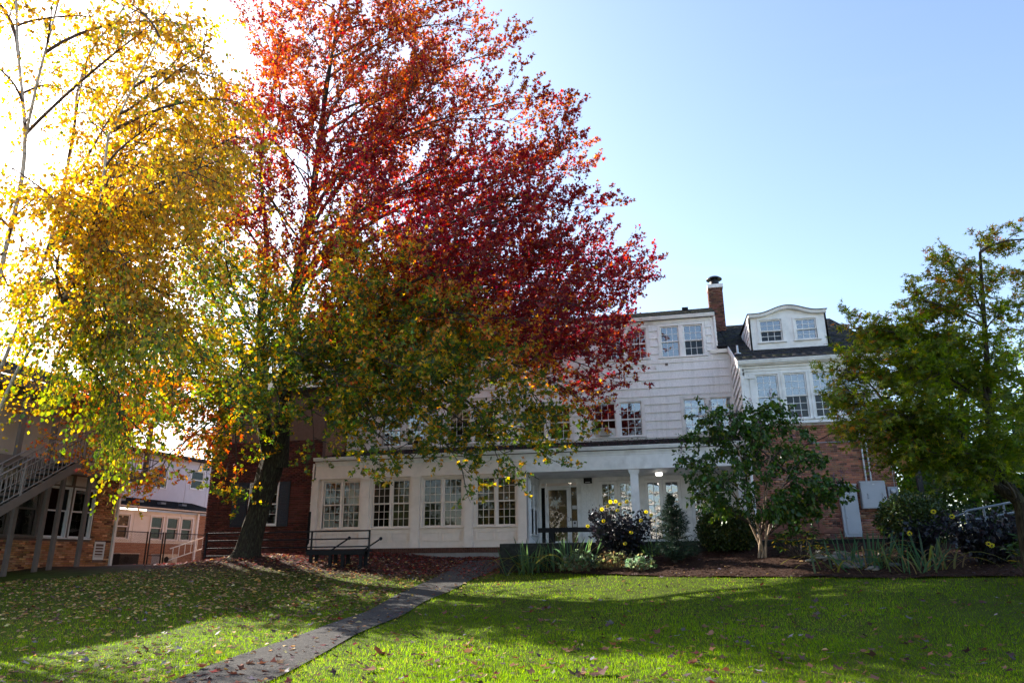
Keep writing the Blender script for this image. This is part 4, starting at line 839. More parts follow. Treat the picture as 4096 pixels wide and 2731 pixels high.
# lamp post and ramp railing on the right
LP = thing('lamp_post', (6.95, 23.5, .3), 'black lamp post standing just right of the brick wing', 'lamp post')
MB().wbox(6.88, 7.02, 23.43, 23.57, .1, 3.15).build('post', 'blackmetal', LP); MB().wbox(6.60, 7.02, 23.42, 23.58, 3.15, 3.30).build('lamp_head', 'blackmetal', LP)
MB().wbox(6.83, 7.07, 23.38, 23.62, .1, .28).build('base', 'blackmetal', LP)
R2 = thing('ramp_guardrail', (6.5, 18.2, .3), 'grey blue pipe guardrail climbing a ramp behind the black dahlias at right', 'railing')
def Rr(y, pts, r=.026): return MB().tube([(x, y, z) for x, z in pts], r, 8)
Rr(18.0, [(6.12, 1.0), (6.18, 1.04), (7.2, 1.22), (9.5, 1.6)]).build('top_rail', 'rail', R2); Rr(18.0, [(6.12, .82), (7.2, 1.0), (9.5, 1.36)]).build('mid_rail', 'rail', R2)
for x, z0, z1 in ((6.14, .2, 1.02), (6.50, .25, 1.09), (6.90, .3, 1.16), (7.4, .3, 1.25), (8.2, .3, 1.38)): Rr(18.0, [(x, z0), (x, z1)]).build('post', 'rail', R2)
Rr(18.25, [(5.75, .86), (6.2, 1.0), (6.32, .98), (6.34, .84)], .02).build('loop_rail', 'rail', R2); Rr(18.25, [(5.78, .70), (6.1, .80)], .02).build('lower_rail', 'rail', R2); Rr(18.25, [(5.92, .1), (5.92, .91)], .024).build('post', 'rail', R2)

# pale hall across the parking lot behind the viewpoint: the panes mirror it
HL = thing('campus_hall', (4, -42, -1.4), 'long pale hall across the parking lot behind the viewpoint, mirrored in the french doors', 'building')
fh = Fr((0, -40), R(180)); hops = [(s, s+1.6, z, z+1.7) for s in np.arange(-34, 24, 3.4) for z in (.2, 3.7)]
wall(HL, fh, -36, 26, -1.8, 6.6, hops, 'pale', -.3, 0, 'wall')
for a, b_, c, d in hops: window(HL, fh, [(a, b_)], c, d, 1, (1, 1), .08, .03, fm='vinyl', gl=('glassdark',))
MB().box(fh, -36.4, 26.4, 6.6, 6.9, -14.4, .4).build('roof', 'roofdark', HL)
MB().box(fh, -36, 26, -1.8, 6.6, -14, -13.7).box(fh, -36, -35.7, -1.8, 6.6, -13.7, -.3).box(fh, 25.7, 26, -1.8, 6.6, -13.7, -.3).build('rear_wall', 'pale', HL)
# ------------------------------------------------------------------ branch end points of the trees (metres)
M_TRUNK=[(-12.68,20.50,0.30),(-12.58,20.50,1.38),(-12.38,20.50,2.56),(-12.16,20.50,3.43)]
M_A=[(-12.23,20.50,3.09),(-12.94,20.60,5.38),(-13.32,20.80,8.17),(-13.52,21.00,10.86),(-14.15,21.20,13.83),(-14.35,21.30,16.93)]
M_B=[(-11.96,20.40,3.21),(-11.84,20.20,5.51),(-11.64,20.00,8.66),(-11.34,20.00,11.62),(-11.20,20.00,14.65),(-10.98,20.00,17.88),(-10.64,20.00,21.73)]
M_R=[(-13.66,20.50,20.17),(-13.81,22.00,23.24),(-11.45,20.00,23.16),(-8.92,18.50,21.03),(-9.18,22.00,22.68),(-6.64,19.50,18.47),(-6.11,21.50,19.13),(-4.60,20.00,16.52),(-3.65,18.50,13.59),(-4.14,22.50,15.19),(-2.63,20.00,12.71),(-2.59,23.00,13.48),(-2.23,20.00,10.51),(-2.45,18.00,8.59),(-3.07,16.80,8.98),(-4.67,17.00,11.15),(-5.99,17.00,13.22),(-7.64,17.50,15.76),(-11.46,23.00,18.86),(-8.39,24.00,16.01),(-6.36,24.50,13.13),(-0.75,22.00,9.48),(-1.03,21.00,8.21),(-1.61,23.00,7.95),(-1.45,20.00,5.86),(-1.57,21.00,5.21),(-1.98,18.00,5.32),(-2.31,18.50,4.18),(-2.82,17.30,3.40),(-2.96,18.00,2.54),(-3.75,17.00,2.33),(-4.90,16.50,2.21),(-5.98,16.20,2.31),(-7.35,16.80,2.55),(-3.78,15.80,3.98),(-3.01,16.20,5.53),(-4.38,15.30,5.56),(-3.82,16.00,7.11),(-5.54,14.80,4.15),(-5.90,15.50,7.11),(-7.02,16.00,9.56),(-7.00,14.80,5.82),(-5.17,15.30,3.24),(-4.85,23.50,6.18),(-7.51,24.50,8.26),(-10.25,24.50,12.08)]
M_L=[(-14.88,22.00,19.97),(-12.39,19.00,15.91),(-15.44,21.00,16.70),(-15.04,19.50,14.20),(-17.52,22.50,14.62),(-15.64,19.50,11.07),(-12.67,16.80,8.89),(-17.68,21.50,10.13),(-15.34,18.30,7.49),(-17.87,21.00,7.00),(-17.20,19.00,5.83),(-19.39,20.00,4.87),(-18.04,18.50,3.44),(-18.05,19.50,2.90),(-15.28,18.00,2.26),(-15.71,20.00,2.48),(-13.06,18.00,2.44),(-13.47,20.00,2.81),(-12.58,19.20,2.18),(-8.90,16.80,2.82),(-9.24,15.60,3.40),(-10.46,15.50,4.31),(-12.06,16.00,5.47),(-10.52,15.60,6.41),(-9.81,15.80,8.13),(-18.65,23.50,5.35),(-16.73,24.00,5.02),(-12.29,16.40,3.24),(-14.18,17.00,3.90),(-8.34,15.00,4.70),(-11.46,17.00,10.82),(-10.45,17.50,12.30)]
B_1=[(-9.35,8.14,-0.09),(-8.95,7.63,1.79),(-8.46,7.15,3.67),(-8.12,6.88,4.76),(-8.02,6.72,5.36),(-8.09,6.63,5.92),(-8.19,6.45,6.78),(-8.21,6.07,8.31)]
B_2=[(-8.03,6.73,5.30),(-7.64,6.40,5.95),(-7.30,6.15,6.64),(-6.81,5.78,7.48)]
B_3=[(-9.15,7.88,0.85),(-7.92,7.17,2.28),(-7.04,6.80,3.07),(-6.50,6.55,3.88),(-6.30,6.30,4.82),(-6.22,6.27,4.97),(-5.86,6.10,5.43),(-5.48,5.94,5.86)]
B_4=[(-12.89,10.56,-0.08),(-11.60,9.98,2.33),(-10.14,9.31,5.15),(-9.59,8.87,6.93),(-9.45,8.66,7.70),(-9.08,8.44,8.32),(-8.47,8.29,8.89),(-7.80,8.06,9.76)]
B_T=[(-8.49,6.59,7.15),(-7.15,5.97,6.63),(-7.73,7.14,7.61),(-5.85,5.83,6.31),(-6.10,6.65,6.94),(-6.32,7.50,7.48),(-4.99,6.19,5.76),(-5.38,7.08,6.06),(-5.45,7.59,6.09),(-4.88,6.77,5.00),(-5.74,7.55,5.35),(-6.05,8.24,5.31),(-4.71,6.02,4.12),(-5.53,7.08,4.24),(-5.16,6.55,3.49),(-6.29,7.71,3.75),(-5.56,7.03,3.02),(-6.19,8.17,3.04),(-5.61,7.64,2.43),(-5.32,6.75,2.02),(-5.14,6.19,2.24),(-5.95,6.87,2.93),(-5.42,5.98,3.06),(-6.15,6.42,3.87),(-6.20,6.87,4.45),(-5.57,5.78,4.26),(-5.71,6.36,5.05),(-6.67,6.32,5.17),(-8.37,7.34,6.53),(-7.98,6.65,5.58),(-7.12,5.84,4.35),(-7.63,6.73,4.56),(-6.34,6.04,3.60),(-7.33,6.44,3.67),(-8.45,7.30,3.55),(-6.45,6.01,2.92),(-7.23,7.41,3.36),(-7.13,6.60,2.62),(-7.24,7.22,2.60),(-6.00,6.49,2.40),(-7.72,7.01,2.24),(-6.70,6.50,1.85),(-6.58,6.90,2.04),(-6.48,7.31,2.18),(-6.67,7.95,2.06),(-6.60,6.56,1.42),(-6.20,7.05,1.48),(-6.43,7.56,1.42),(-7.29,6.82,1.80),(-7.29,7.86,1.90),(-8.66,8.01,7.61),(-7.78,8.23,7.54),(-7.39,8.70,7.33),(-7.88,9.11,6.35),(-8.63,9.12,5.80),(-9.15,8.69,6.12),(-7.97,9.77,5.89),(-8.19,9.44,5.11),(-8.98,9.35,4.84),(-9.81,9.38,4.15),(-8.78,9.93,3.79),(-8.19,10.22,3.99),(-9.69,10.06,3.43),(-10.13,9.11,4.09),(-7.36,9.35,7.34),(-7.10,9.88,6.51)]
B_X=[(-8.92,6.14,6.58),(-9.21,5.97,5.20),(-10.02,7.04,4.62),(-10.40,6.66,3.85),(-8.46,6.48,2.74),(-10.76,7.51,2.62),(-7.81,5.95,7.93),(-6.39,5.82,7.66),(-6.12,6.77,8.22),(-9.02,6.00,8.64),(-7.60,5.99,9.67),(-6.02,6.14,8.94),(-10.77,6.69,8.63)]
J_TR=[(5.29,13.30,-0.34),(5.36,13.30,0.87),(5.26,13.30,1.35)]
J_S1=[(5.36,13.30,0.87),(5.15,13.30,1.40),(5.10,13.20,2.12),(5.22,13.20,2.96),(5.34,13.10,4.25),(5.41,13.00,5.08)]
J_S2=[(5.36,13.30,0.87),(4.81,13.20,1.32),(4.38,13.00,1.75),(3.82,12.80,2.11),(3.17,12.60,2.35)]
J_S3=[(5.41,13.40,0.72),(6.02,13.60,1.53),(6.63,13.80,3.02),(6.88,13.80,4.60)]
J_T=[(5.43,13.00,5.20),(4.90,12.60,4.88),(5.11,13.50,4.82),(4.54,13.00,4.84),(4.25,12.60,4.16),(4.40,13.20,3.80),(4.98,12.40,4.25),(5.99,13.40,4.86),(5.36,12.60,3.83),(4.40,12.20,3.41),(3.90,13.00,3.81),(3.44,12.60,3.68),(3.24,13.20,3.81),(2.76,12.60,3.74),(2.51,12.30,2.99),(2.38,12.50,2.46),(2.44,13.00,2.86),(2.41,12.20,2.04),(2.63,12.00,2.55),(3.08,12.00,3.02),(3.65,12.00,3.05),(4.16,11.80,2.75),(4.86,12.00,2.97),(5.20,12.20,2.45),(2.93,11.60,2.17),(3.43,11.60,2.28),(3.95,11.50,2.04),(4.56,11.80,2.00),(2.76,12.00,2.06),(3.09,12.00,1.77),(3.29,12.40,1.62),(3.55,11.80,1.59),(4.14,12.00,1.53),(4.79,12.20,1.53),(4.53,14.50,2.51),(5.54,15.00,3.23),(6.04,15.00,2.69),(4.11,14.50,3.19),(6.39,14.50,4.05),(5.97,13.00,2.87),(6.76,13.50,4.18),(5.77,12.60,1.82),(7.14,14.50,2.85),(6.84,14.00,5.54),(4.19,13.00,1.46),(4.72,12.80,1.28)]
C_T=[(0.06,18.80,2.59),(0.29,19.40,3.18),(0.63,18.60,3.48),(0.95,19.20,3.86),(1.10,18.20,3.05),(0.41,18.30,2.04),(0.33,18.80,1.61),(0.66,18.20,1.40),(1.57,18.50,3.41),(2.05,19.40,3.90),(2.57,19.00,4.07),(2.04,18.00,2.98),(2.87,19.60,3.78),(3.26,19.00,3.31),(2.87,18.20,2.66),(3.64,19.00,2.33),(4.03,18.80,1.82),(3.70,18.20,1.62),(3.46,18.60,1.41),(3.12,18.00,1.82),(2.59,18.00,1.34),(2.07,17.80,2.03),(1.51,17.80,2.25),(1.09,17.90,1.87),(1.43,17.80,1.45),(2.18,17.80,1.23),(2.81,18.40,1.06),(2.08,20.00,3.08),(2.82,20.00,2.83),(1.28,20.00,2.89),(3.56,20.00,2.80)]
M_R2=[(-11.29,18.50,17.63),(-12.63,22.50,22.55),(-13.76,22.50,19.52),(-9.14,17.50,16.38),(-11.61,24.00,24.14),(-7.86,18.20,14.40),(-8.15,23.00,19.94),(-9.52,17.50,13.39),(-8.20,17.00,11.67),(-9.05,23.50,14.07),(-6.73,22.00,16.94),(-4.53,19.00,11.61),(-3.57,21.00,9.79),(-2.10,17.50,6.36),(-7.98,23.50,6.53),(-4.27,16.50,3.32),(-7.49,15.20,3.85),(-6.82,16.00,3.14),(-8.20,15.60,7.87),(-11.89,19.00,21.64),(-13.86,20.50,22.29)]
M_L2=[(-12.76,18.00,12.94),(-13.05,18.00,11.42),(-15.28,20.50,12.19),(-13.57,18.00,8.37),(-15.62,20.00,8.40),(-14.36,18.50,6.08),(-16.03,22.50,10.37),(-15.88,23.00,12.76),(-16.13,19.50,5.60),(-17.60,20.50,4.73),(-12.92,18.00,4.54),(-11.07,17.00,3.52),(-10.27,16.20,5.40),(-12.20,18.50,13.66),(-14.39,20.50,20.11),(-14.53,22.50,20.51),(-18.01,20.00,3.80),(-19.31,19.00,4.96),(-14.65,24.00,9.73)]
M_L3=[(-13.81,16.80,11.90),(-12.57,16.20,10.24),(-12.17,16.40,11.58),(-12.14,17.00,13.00),(-13.67,16.60,8.91),(-12.52,16.20,7.82),(-11.21,15.80,9.06),(-15.85,18.50,11.89),(-11.81,17.20,14.34),(-11.46,17.50,16.83),(-14.27,18.50,14.82)]
J_T2=[(5.34,13.60,4.34),(5.47,13.20,4.67),(5.08,13.00,3.61),(5.47,12.80,4.35),(5.06,13.40,4.29),(5.84,13.20,4.15),(4.83,13.60,4.22),(5.39,13.40,3.47),(4.63,13.60,3.42),(5.49,12.80,3.07),(3.73,12.60,3.36),(3.07,12.80,3.16)]
M_C=[(-10.72,18.20,12.77),(-12.50,21.50,17.55),(-12.07,21.00,19.87),(-11.15,18.50,14.16),(-12.35,19.30,13.69),(-11.43,18.60,11.53),(-10.41,18.00,10.34),(-12.28,18.80,11.12),(-9.83,19.00,16.34),(-9.87,21.00,15.82),(-11.46,21.50,20.79),(-13.05,20.80,17.71),(-8.23,18.60,12.66),(-9.11,17.60,10.84),(-8.37,20.50,16.50),(-13.46,20.30,15.73)]
M_P=[(-0.72,24.20,9.58),(-1.44,24.60,8.15),(-1.93,24.20,6.63),(-2.36,23.60,5.45),(-2.70,24.00,9.69),(-3.47,24.60,7.65)]
def bez(p0, p1, p2, p3, n):
    t = np.linspace(0, 1, n)[:, None]; return (1-t)**3*p0+3*(1-t)**2*t*p1+3*(1-t)*t*t*p2+t**3*p3
def spline(P, n):
    P = np.asarray(P, float); Q = np.vstack([2*P[0]-P[1], P, 2*P[-1]-P[-2]]); out = []
    for i in range(len(P)-1):
        a, b, c, d = Q[i:i+4]; t = np.linspace(0, 1, n, endpoint=False)[:, None]
        out.append(.5*(2*b+(c-a)*t+(2*a-5*b+4*c-d)*t*t+(3*b-a-3*c+d)*t**3))
    return np.vstack(out+[P[-1:]])
def grow(stems, targets, rise=.55, r_limb=.012, sec_per_m=2.2, sec_len=1.5, sec_up=.25, tw_per_m=5., tw_len=.55, tw_up=.15, leaf_per_m=26, t0=.28, spread=.75, zmin=None, sag=.0, flat=1.):
    """limbs from the stems out to each target, side branches and leafy twigs on them; returns branch paths and leaf sites"""
    sp = np.concatenate([spline(s, 8) for s in stems]); big, sml, twg, pos, ax = [], [], [], [], []
    for T in np.asarray(targets, float):
        dv = T-sp; hd = np.hypot(dv[:, 0], dv[:, 1]); cost = np.abs(dv[:, 2]-rise*hd)+.25*np.linalg.norm(dv, axis=1)+.16*np.linalg.norm(dv, axis=1).mean()*RNG.random(len(sp))
        if zmin is not None: cost = cost+np.where(sp[:, 2] < zmin, 50, 0)
        S = sp[np.argmin(cost)]; D = T-S; L = np.linalg.norm(D); u = D/L
        up = np.array((0, 0, 1.)); jit = RNG.normal(size=3)*.10*L
        C1 = S+D*.33+up*.16*L+jit; C2 = S+D*.70+up*(.12-sag)*L+RNG.normal(size=3)*.06*L
        P = bez(S, C1, C2, T, 12); r = np.linspace(r_limb*L+.012, .006, 12); big.append((P, r))
        ns = max(3, int(L*(1-t0)*sec_per_m))
        for k in range(ns):
            t = t0+(1-t0)*(k+RNG.random())/ns; i = min(int(t*11), 10); fr_ = t*11-i; B = P[i]*(1-fr_)+P[i+1]*fr_; tg = unit(P[i+1]-P[i])
            rv = RNG.normal(size=3); rv[2] *= flat; rv -= rv@tg*tg; rv = unit(rv); d = unit(tg*(1-.35*(1-t))+rv*spread+up*sec_up)
            l2 = sec_len*(.55+.6*RNG.random())*(1.15-.5*t)*min(1., .4+L/6)
            e = B+d*l2+up*l2*(.10+tw_up*.4-sag)+RNG.normal(size=3)*.05; Q = bez(B, B+d*l2*.4, e-(unit(tg*.5+d+up*tw_up))*l2*.3, e, 6)
            sml.append((Q, np.linspace(.006+.006*l2, .0035, 6)))
            nt_ = max(2, int(l2*tw_per_m))
            for m in range(nt_):
                s = .15+.85*(m+RNG.random())/nt_; j = min(int(s*5), 4); f2 = s*5-j; A = Q[j]*(1-f2)+Q[j+1]*f2; t2 = unit(Q[j+1]-Q[j])
                rv = RNG.normal(size=3); rv[2] *= flat; rv -= rv@t2*t2; dd = unit(t2*.8+unit(rv)*.75+up*tw_up); l3 = tw_len*(.5+.7*RNG.random())
                twg.append((np.array([A, A+dd*l3*.5+up*tw_up*.04, A+dd*l3+up*tw_up*l3*.35]), (.003, .0025, .0015)))
                nl = max(2, int(l3*leaf_per_m)); q = RNG.random(nl)[:, None]**.8
                pos.append(A+dd*l3*q+up*tw_up*l3*.35*q*q+RNG.normal(size=(nl, 3))*.035); ax.append(np.tile(dd, (nl, 1)))
    return big, sml, twg, np.concatenate(pos), np.concatenate(ax)
def branch_part(parent, groups, mat, name='branches'):
    VV, FF, k = [], [], 0
    for paths, seg in groups:
        if not paths: continue
        V, F = tube_arr([p for p, r in paths], [r for p, r in paths], seg); VV.append(V); FF.append(F+k); k += len(V)
    return fast(name, np.concatenate(VV), np.concatenate(FF), mat, parent, None, None, True)
def leaf_part(parent, pos, ax, size, tmpl, col, mat='leaf', upb=.5, name='crown', axj=.7, jit=.25, stuff=False):
    n = len(pos); nm = RNG.normal(size=(n, 3))+np.array((0, 0, upb)); a = ax+RNG.normal(size=(n, 3))*axj
    V, F, C = leaves(pos, a, nm, size*(1+jit*RNG.normal(size=n)).clip(.4, 1.7), tmpl, col)
    o = fast(name, V, F, mat, parent, None, C); return o
def blob_tree(name, base, h, r, n, size, cols, w, label, trunk_h=.3, cat='tree', group=None):
    z = float(gz(base[0], base[1])) if abs(base[1]) < 60 else 0.; t = thing(name, (base[0], base[1], z), label, cat, group); cl = int(26+r*6); cc = unit(RNG.normal(size=(cl, 3)))*RNG.random((cl, 1))**.4*np.array((r, r, h*(1-trunk_h)*.5))+np.array((base[0], base[1], z+h*(.5+trunk_h*.5)))
    i = RNG.integers(0, cl, n); P = cc[i]+RNG.normal(size=(n, 3))*r*np.array((.17, .17, .12)); P[:, 2] = np.maximum(P[:, 2], z+.05); sh = 1+.25*np.sin(i*1.7)
    leaf_part(t, P, RNG.normal(size=(n, 3)), size, T_OVAL, pal(n, cols, w)*sh[:, None], 'leaf', .6)
    top = np.array((base[0], base[1], z+h*.6)); st = [(np.array([(base[0], base[1], z-.2), (base[0]+.1, base[1], z+h*.3), top]), (.05*r+.05, .04*r+.03, .02))]+[(np.array([(base[0], base[1], z+h*(.15+.3*random.random())), (top+c_)/2, c_]), (.03*r, .015*r, .008)) for c_ in cc[::2]]
    branch_part(t, [(st, 6)], 'twig', 'trunk')
# ------------------------------------------------------------------ the red maple
MAPLE = thing('red_maple', (-12.6, 20.45, .3), 'huge maple with crimson and orange crown turning green low down, dark leaning trunk', 'tree')
M_R += M_R2+M_C+M_P; M_L += M_L2+M_L3
trunk = spline([(-12.78, 20.42, .05), (-12.72, 20.45, .6), (-12.55, 20.5, 1.5), (-12.33, 20.5, 2.6), (-12.1, 20.5, 3.5)], 6)
tr_r = np.interp(np.linspace(0, 1, len(trunk)), [0, .08, .2, .5, .8, 1], [.62, .46, .36, .31, .34, .33])
V, F = tube_arr([trunk], [tr_r], 28)
th = np.arctan2(V[:, 1]-20.45, V[:, 0]-np.repeat(trunk[:, 0], 28)); k = 1+.07*np.sin(th*5+V[:, 2]*1.2)+.045*np.sin(th*11+V[:, 2]*2.5)+.03*np.sin(th*19-V[:, 2]*5)
c = np.repeat(trunk, 28, 0); V = c+(V-c)*k[:, None]; fast('trunk', V, F, 'bark', MAPLE, None, None, True)
stA = spline([(-12.25, 20.5, 2.9)]+M_A[1:], 6); stB = spline([(-11.95, 20.5, 2.9)]+M_B[1:], 6)
stems = [(stA, np.interp(np.linspace(0, 1, len(stA)), [0, .25, .6, 1], [.25, .18, .09, .02])), (stB, np.interp(np.linspace(0, 1, len(stB)), [0, .25, .6, 1], [.26, .19, .10, .02]))]
branch_part(MAPLE, [(stems, 12)], 'bark', 'stem')
b1, s1, t1, p1, a1 = grow([M_B[1:]], M_R, .42, .0075, 4.0, 1.8, .26, 5.8, .66, .30, 42, spread=.6, zmin=3.2)
b2, s2, t2, p2, a2 = grow([M_A[1:], M_B[2:5]], M_L, .42, .0075, 3.9, 1.6, .18, 5.8, .60, .18, 40, zmin=3.2)
branch_part(MAPLE, [(b1+b2, 7), (s1+s2, 4), (t1+t2, 3)], 'twig')
pos = np.concatenate([p1, p2]); ax = np.concatenate([a1, a2]); n = len(pos)
rin = np.hypot(pos[:, 0]+11.6, pos[:, 1]-20.2); big = np.sin(pos[:, 0]*1.1+pos[:, 2]*.8)+np.sin(pos[:, 1]*1.7+pos[:, 2]*1.3+2)
sc = (pos[:, 2]-7.6)/3+(pos[:, 0]+10.5)*.17-.8*np.exp(-(rin/1.8)**2)+.28*big+.25*RNG.normal(size=n)
cr, orr, oy, gr = [pal(n, *q) for q in (([(.20, .016, .026), (.28, .026, .032), (.15, .018, .036), (.36, .05, .03)], (3, 3, 2, 2)), ([(.48, .13, .045), (.40, .075, .035), (.52, .20, .05)], (3, 2, 2)),
    ([(.40, .20, .025), (.30, .19, .025), (.48, .27, .03), (.16, .15, .02)], (3, 2, 2, 2)), ([(.055, .095, .022), (.085, .13, .02), (.17, .18, .022), (.04, .07, .025), (.36, .26, .03)], (4, 3, 2, 2, 1.4)))]
hi = smooth01(pos[:, 2], 10, 16); mix = RNG.random(n)
col = np.where((sc > .55)[:, None], np.where((mix < .12+.55*hi)[:, None], orr, cr), np.where((sc > .15)[:, None], np.where((mix < .45)[:, None], orr, oy), np.where((mix < .80)[:, None], gr, oy)))
low = (pos[:, 0] < -13.2) & (pos[:, 2] < 5.6); col = np.where((low & (mix < .75))[:, None], np.where((RNG.random(n) < .55)[:, None], orr, oy), col)
col = np.clip(np.where((sc <= .55)[:, None], col*1.4, col*.80), 0, .8)  # green, gold and orange leaves lifted: backlit glow put into their colour
col = np.where((low & (col[:, 0] > .2))[:, None], np.clip(col*1.2, 0, .8), col)  # low left leaves lifted further for the same painted glow
keepm = RNG.random(n) < np.where(rin > 7.5, .85, .71)
leaf_part(MAPLE, pos[keepm], ax[keepm], .103, T_MAPLE, col[keepm], 'leaf', .55)
NLEAF = dict(maple=int(keepm.sum()))
# ------------------------------------------------------------------ the birches
def birch(name, stems, rads, targets, label, n_extra=0):
    base = stems[0][0]; t = thing(name, (base[0], base[1], float(gz(base[0], base[1]))), label, 'tree', 'yellow birches')
    S = []
    for s, (ra, rb) in zip(stems, rads): q = spline(s, 6); S.append((q, np.linspace(ra, rb, len(q))))
    branch_part(t, [(S, 10)], 'birchbark', 'trunk')
    b, s, w, p, a = grow([x[max(0, len(x)//3):] for x in stems], targets, .75, .0045, 11, .66, .05, 13., .50, -.55, 40, t0=.2, spread=.9)
    branch_part(t, [(b, 6), (s, 4), (w, 3)], 'birchtwig')
    n = len(p); g = smooth01(-p[:, 2], -3.6, -1.6)[:, None]
    y = pal(n, [(.56, .33, .035), (.48, .26, .035), (.62, .42, .07), (.36, .19, .04)], (4, 3, 2, 1.2)); gg = pal(n, [(.16, .21, .02), (.28, .30, .03), (.08, .13, .02), (.45, .38, .05)], (3, 3, 2, 2))
    col = np.where(RNG.random((n, 1)) < .12+.80*g, gg, y)
    leaf_part(t, p, a*.4+np.array((0, 0, -.9)), .050, T_OVAL, col, 'leaf', 0., axj=.45)
    NLEAF[name+str(len(NLEAF))] = n
birch('birch_tree', [B_1, B_2, B_3], [(.036, .013), (.02, .008), (.024, .008)], [p for p, q in zip(B_T, range(99)) if q < 50 and q not in (40, 42, 43, 45, 48, 49)]+B_X, 'white stemmed birch with yellow leaves nearest the camera at the left edge')
birch('birch_tree', [B_4], [(.034, .010)], B_T[50:], 'slender birch with yellow leaves behind the nearer birch, left of the maple')
blob_tree('birch_tree', (-16.2, 12.6), 9.5, 2.3, 7000, .075, [(.5, .3, .04), (.56, .36, .05), (.2, .22, .03)], (3, 2, 1), 'unseen yellow birch added outside the left edge to shade the lawn', .3, group='yellow birches')  # out of view, added to cast shade on the lower left lawn
# ------------------------------------------------------------------ japanese maple on the right
J_T = [(q[0]+.3, q[1], q[2]) if q[0] < 3.4 else q for q in J_T if q[2] < 5.75]
J_T += J_T2
JM = thing('japanese_maple', (J_TR[0][0], J_TR[0][1], float(gz(J_TR[0][0], J_TR[0][1]))), 'spreading green japanese maple with orange tips at the right edge', 'tree')
S = [(spline([(J_TR[0][0], J_TR[0][1], -.6)]+J_TR[1:2], 6), .12)]+[(spline(x, 6), .085) for x in (J_S1, J_S2, J_S3)]
branch_part(JM, [([(q, np.linspace(r, r*.25 if i else r*.9, len(q))) for i, (q, r) in enumerate(S)], 10)], 'bark', 'trunk')
b, s, w, p, a = grow([J_S1, J_S2, J_S3], J_T, .30, .006, 10, .75, .0, 12., .36, -.02, 58, t0=.25, spread=.85, sag=.06, flat=.3)
branch_part(JM, [(b, 6), (s, 4), (w, 3)], 'twig')
n = len(p); tip = (.55*smooth01(p[:, 2], 2.8, 5.5)+.25*smooth01(-p[:, 0], -4.2, -2.6))[:, None]
col = np.where(RNG.random((n, 1)) < tip, pal(n, [(.32, .24, .02), (.40, .16, .03), (.24, .24, .02), (.24, .09, .04)], (4, 2, 3, 1)), pal(n, [(.12, .17, .008), (.16, .21, .012), (.08, .12, .008), (.25, .25, .014)], (4, 3, 3, 1.5)))
leaf_part(JM, p, a+np.array((0, 0, -.25)), .074, T_PALM, col, 'leaf', 1.5, axj=.5); NLEAF['jm'] = n
# ------------------------------------------------------------------ crape myrtle in the bed
C_T = [(1.9+(q[0]-1.9)*.93, q[1], 1.9+(q[2]-1.9)*.93) for q in C_T]
CM = thing('crape_myrtle', (1.9, 18.9, bz(1.9, 18.9)), 'dark green crape myrtle with tan stems and faded purple flowers in the mulch bed', 'tree')
z0 = bz(1.9, 18.9); st = []
for k, (dx, dy, h) in enumerate(((-.9, .2, 2.3), (-.35, -.5, 2.5), (.05, .4, 2.7), (.45, -.2, 2.6), (1.0, .3, 2.2), (.3, -.7, 2.2))):
    st.append([(1.9+.10*math.cos(k*1.05), 18.9+.08*math.sin(k*1.05), z0-.1), (1.9+dx*.22+.09*math.cos(k*1.05), 18.9+dy*.2, z0+.5), (1.9+dx*.45, 18.9+dy*.5, z0+1.3), (1.9+dx, 18.9+dy, z0+h)])
branch_part(CM, [([(spline(x, 6), np.linspace(.032, .010, 19)) for x in st], 8)], 'paletwig', 'stem')
b, s, w, p, a = grow([x[1:] for x in st], C_T, .6, .0045, 11, .5, .1, 11., .32, -.25, 46, t0=.2, spread=.7)
branch_part(CM, [(b, 5), (s, 4), (w, 3)], 'twig')
n = len(p); col = pal(n, [(.045, .10, .014), (.065, .13, .016), (.034, .075, .016), (.10, .165, .018), (.17, .19, .02)], (4, 3, 3, 1.5, .6))
leaf_part(CM, p, a*.6+np.array((0, 0, -.6)), .09, T_OVAL, col, 'leafglossy', .3, axj=.5); NLEAF['cm'] = n
for k, q in enumerate(C_T[:22]):
    if k in (7, 6, 20, 21, 19): continue
    m = 70; h = RNG.random((m, 1)); P = np.array(q)+np.array((0, 0, .06))+h*np.array((0, 0, .26))+RNG.normal(size=(m, 3))*.055*(1.15-h)
    leaf_part(CM, P, RNG.normal(size=(m, 3)), .026, T_OVAL, pal(m, [(.20, .09, .19), (.16, .10, .12), (.13, .10, .06), (.27, .14, .26)], (3, 2, 3, 1)), 'leafdry', .2, name='flower_panicle')['kind'] = 'stuff'
# ------------------------------------------------------------------ shrubs and flowers in the bed
def globe(name, c, rx, ry, rz, n, size, cols, w, label, zb):
    t = thing(name, (c[0], c[1], zb), label, 'shrub'); d = unit(RNG.normal(size=(n, 3))); ph = np.arctan2(d[:, 1], d[:, 0])
    rr = (1-.5*RNG.random(n)**1.6)*(1+.05*np.sin(ph*5+d[:, 2]*6)+.04*np.sin(ph*9-d[:, 2]*11)); P = np.array(c)+d*rr[:, None]*np.array((rx, ry, rz))
    ok = P[:, 2] > zb+.02; P, d = P[ok], d[ok]
    leaf_part(t, P, RNG.normal(size=P.shape)+d*.4, size, T_OVAL, pal(len(P), cols, w), 'leafglossy', .6, name='foliage')
    st = [(np.array([(c[0], c[1], zb-.05), c-np.array((0, 0, rz*.5))+x*.3, np.array(c)+x*np.array((rx, ry, rz))*.85]), (.02, .012, .005)) for x in unit(RNG.normal(size=(40, 3))+np.array((0, 0, .4)))]
    branch_part(t, [(st, 5)], 'twig', 'stems'); return t
GC = [(.030, .055, .016), (.045, .075, .02), (.07, .10, .022), (.12, .11, .02)]
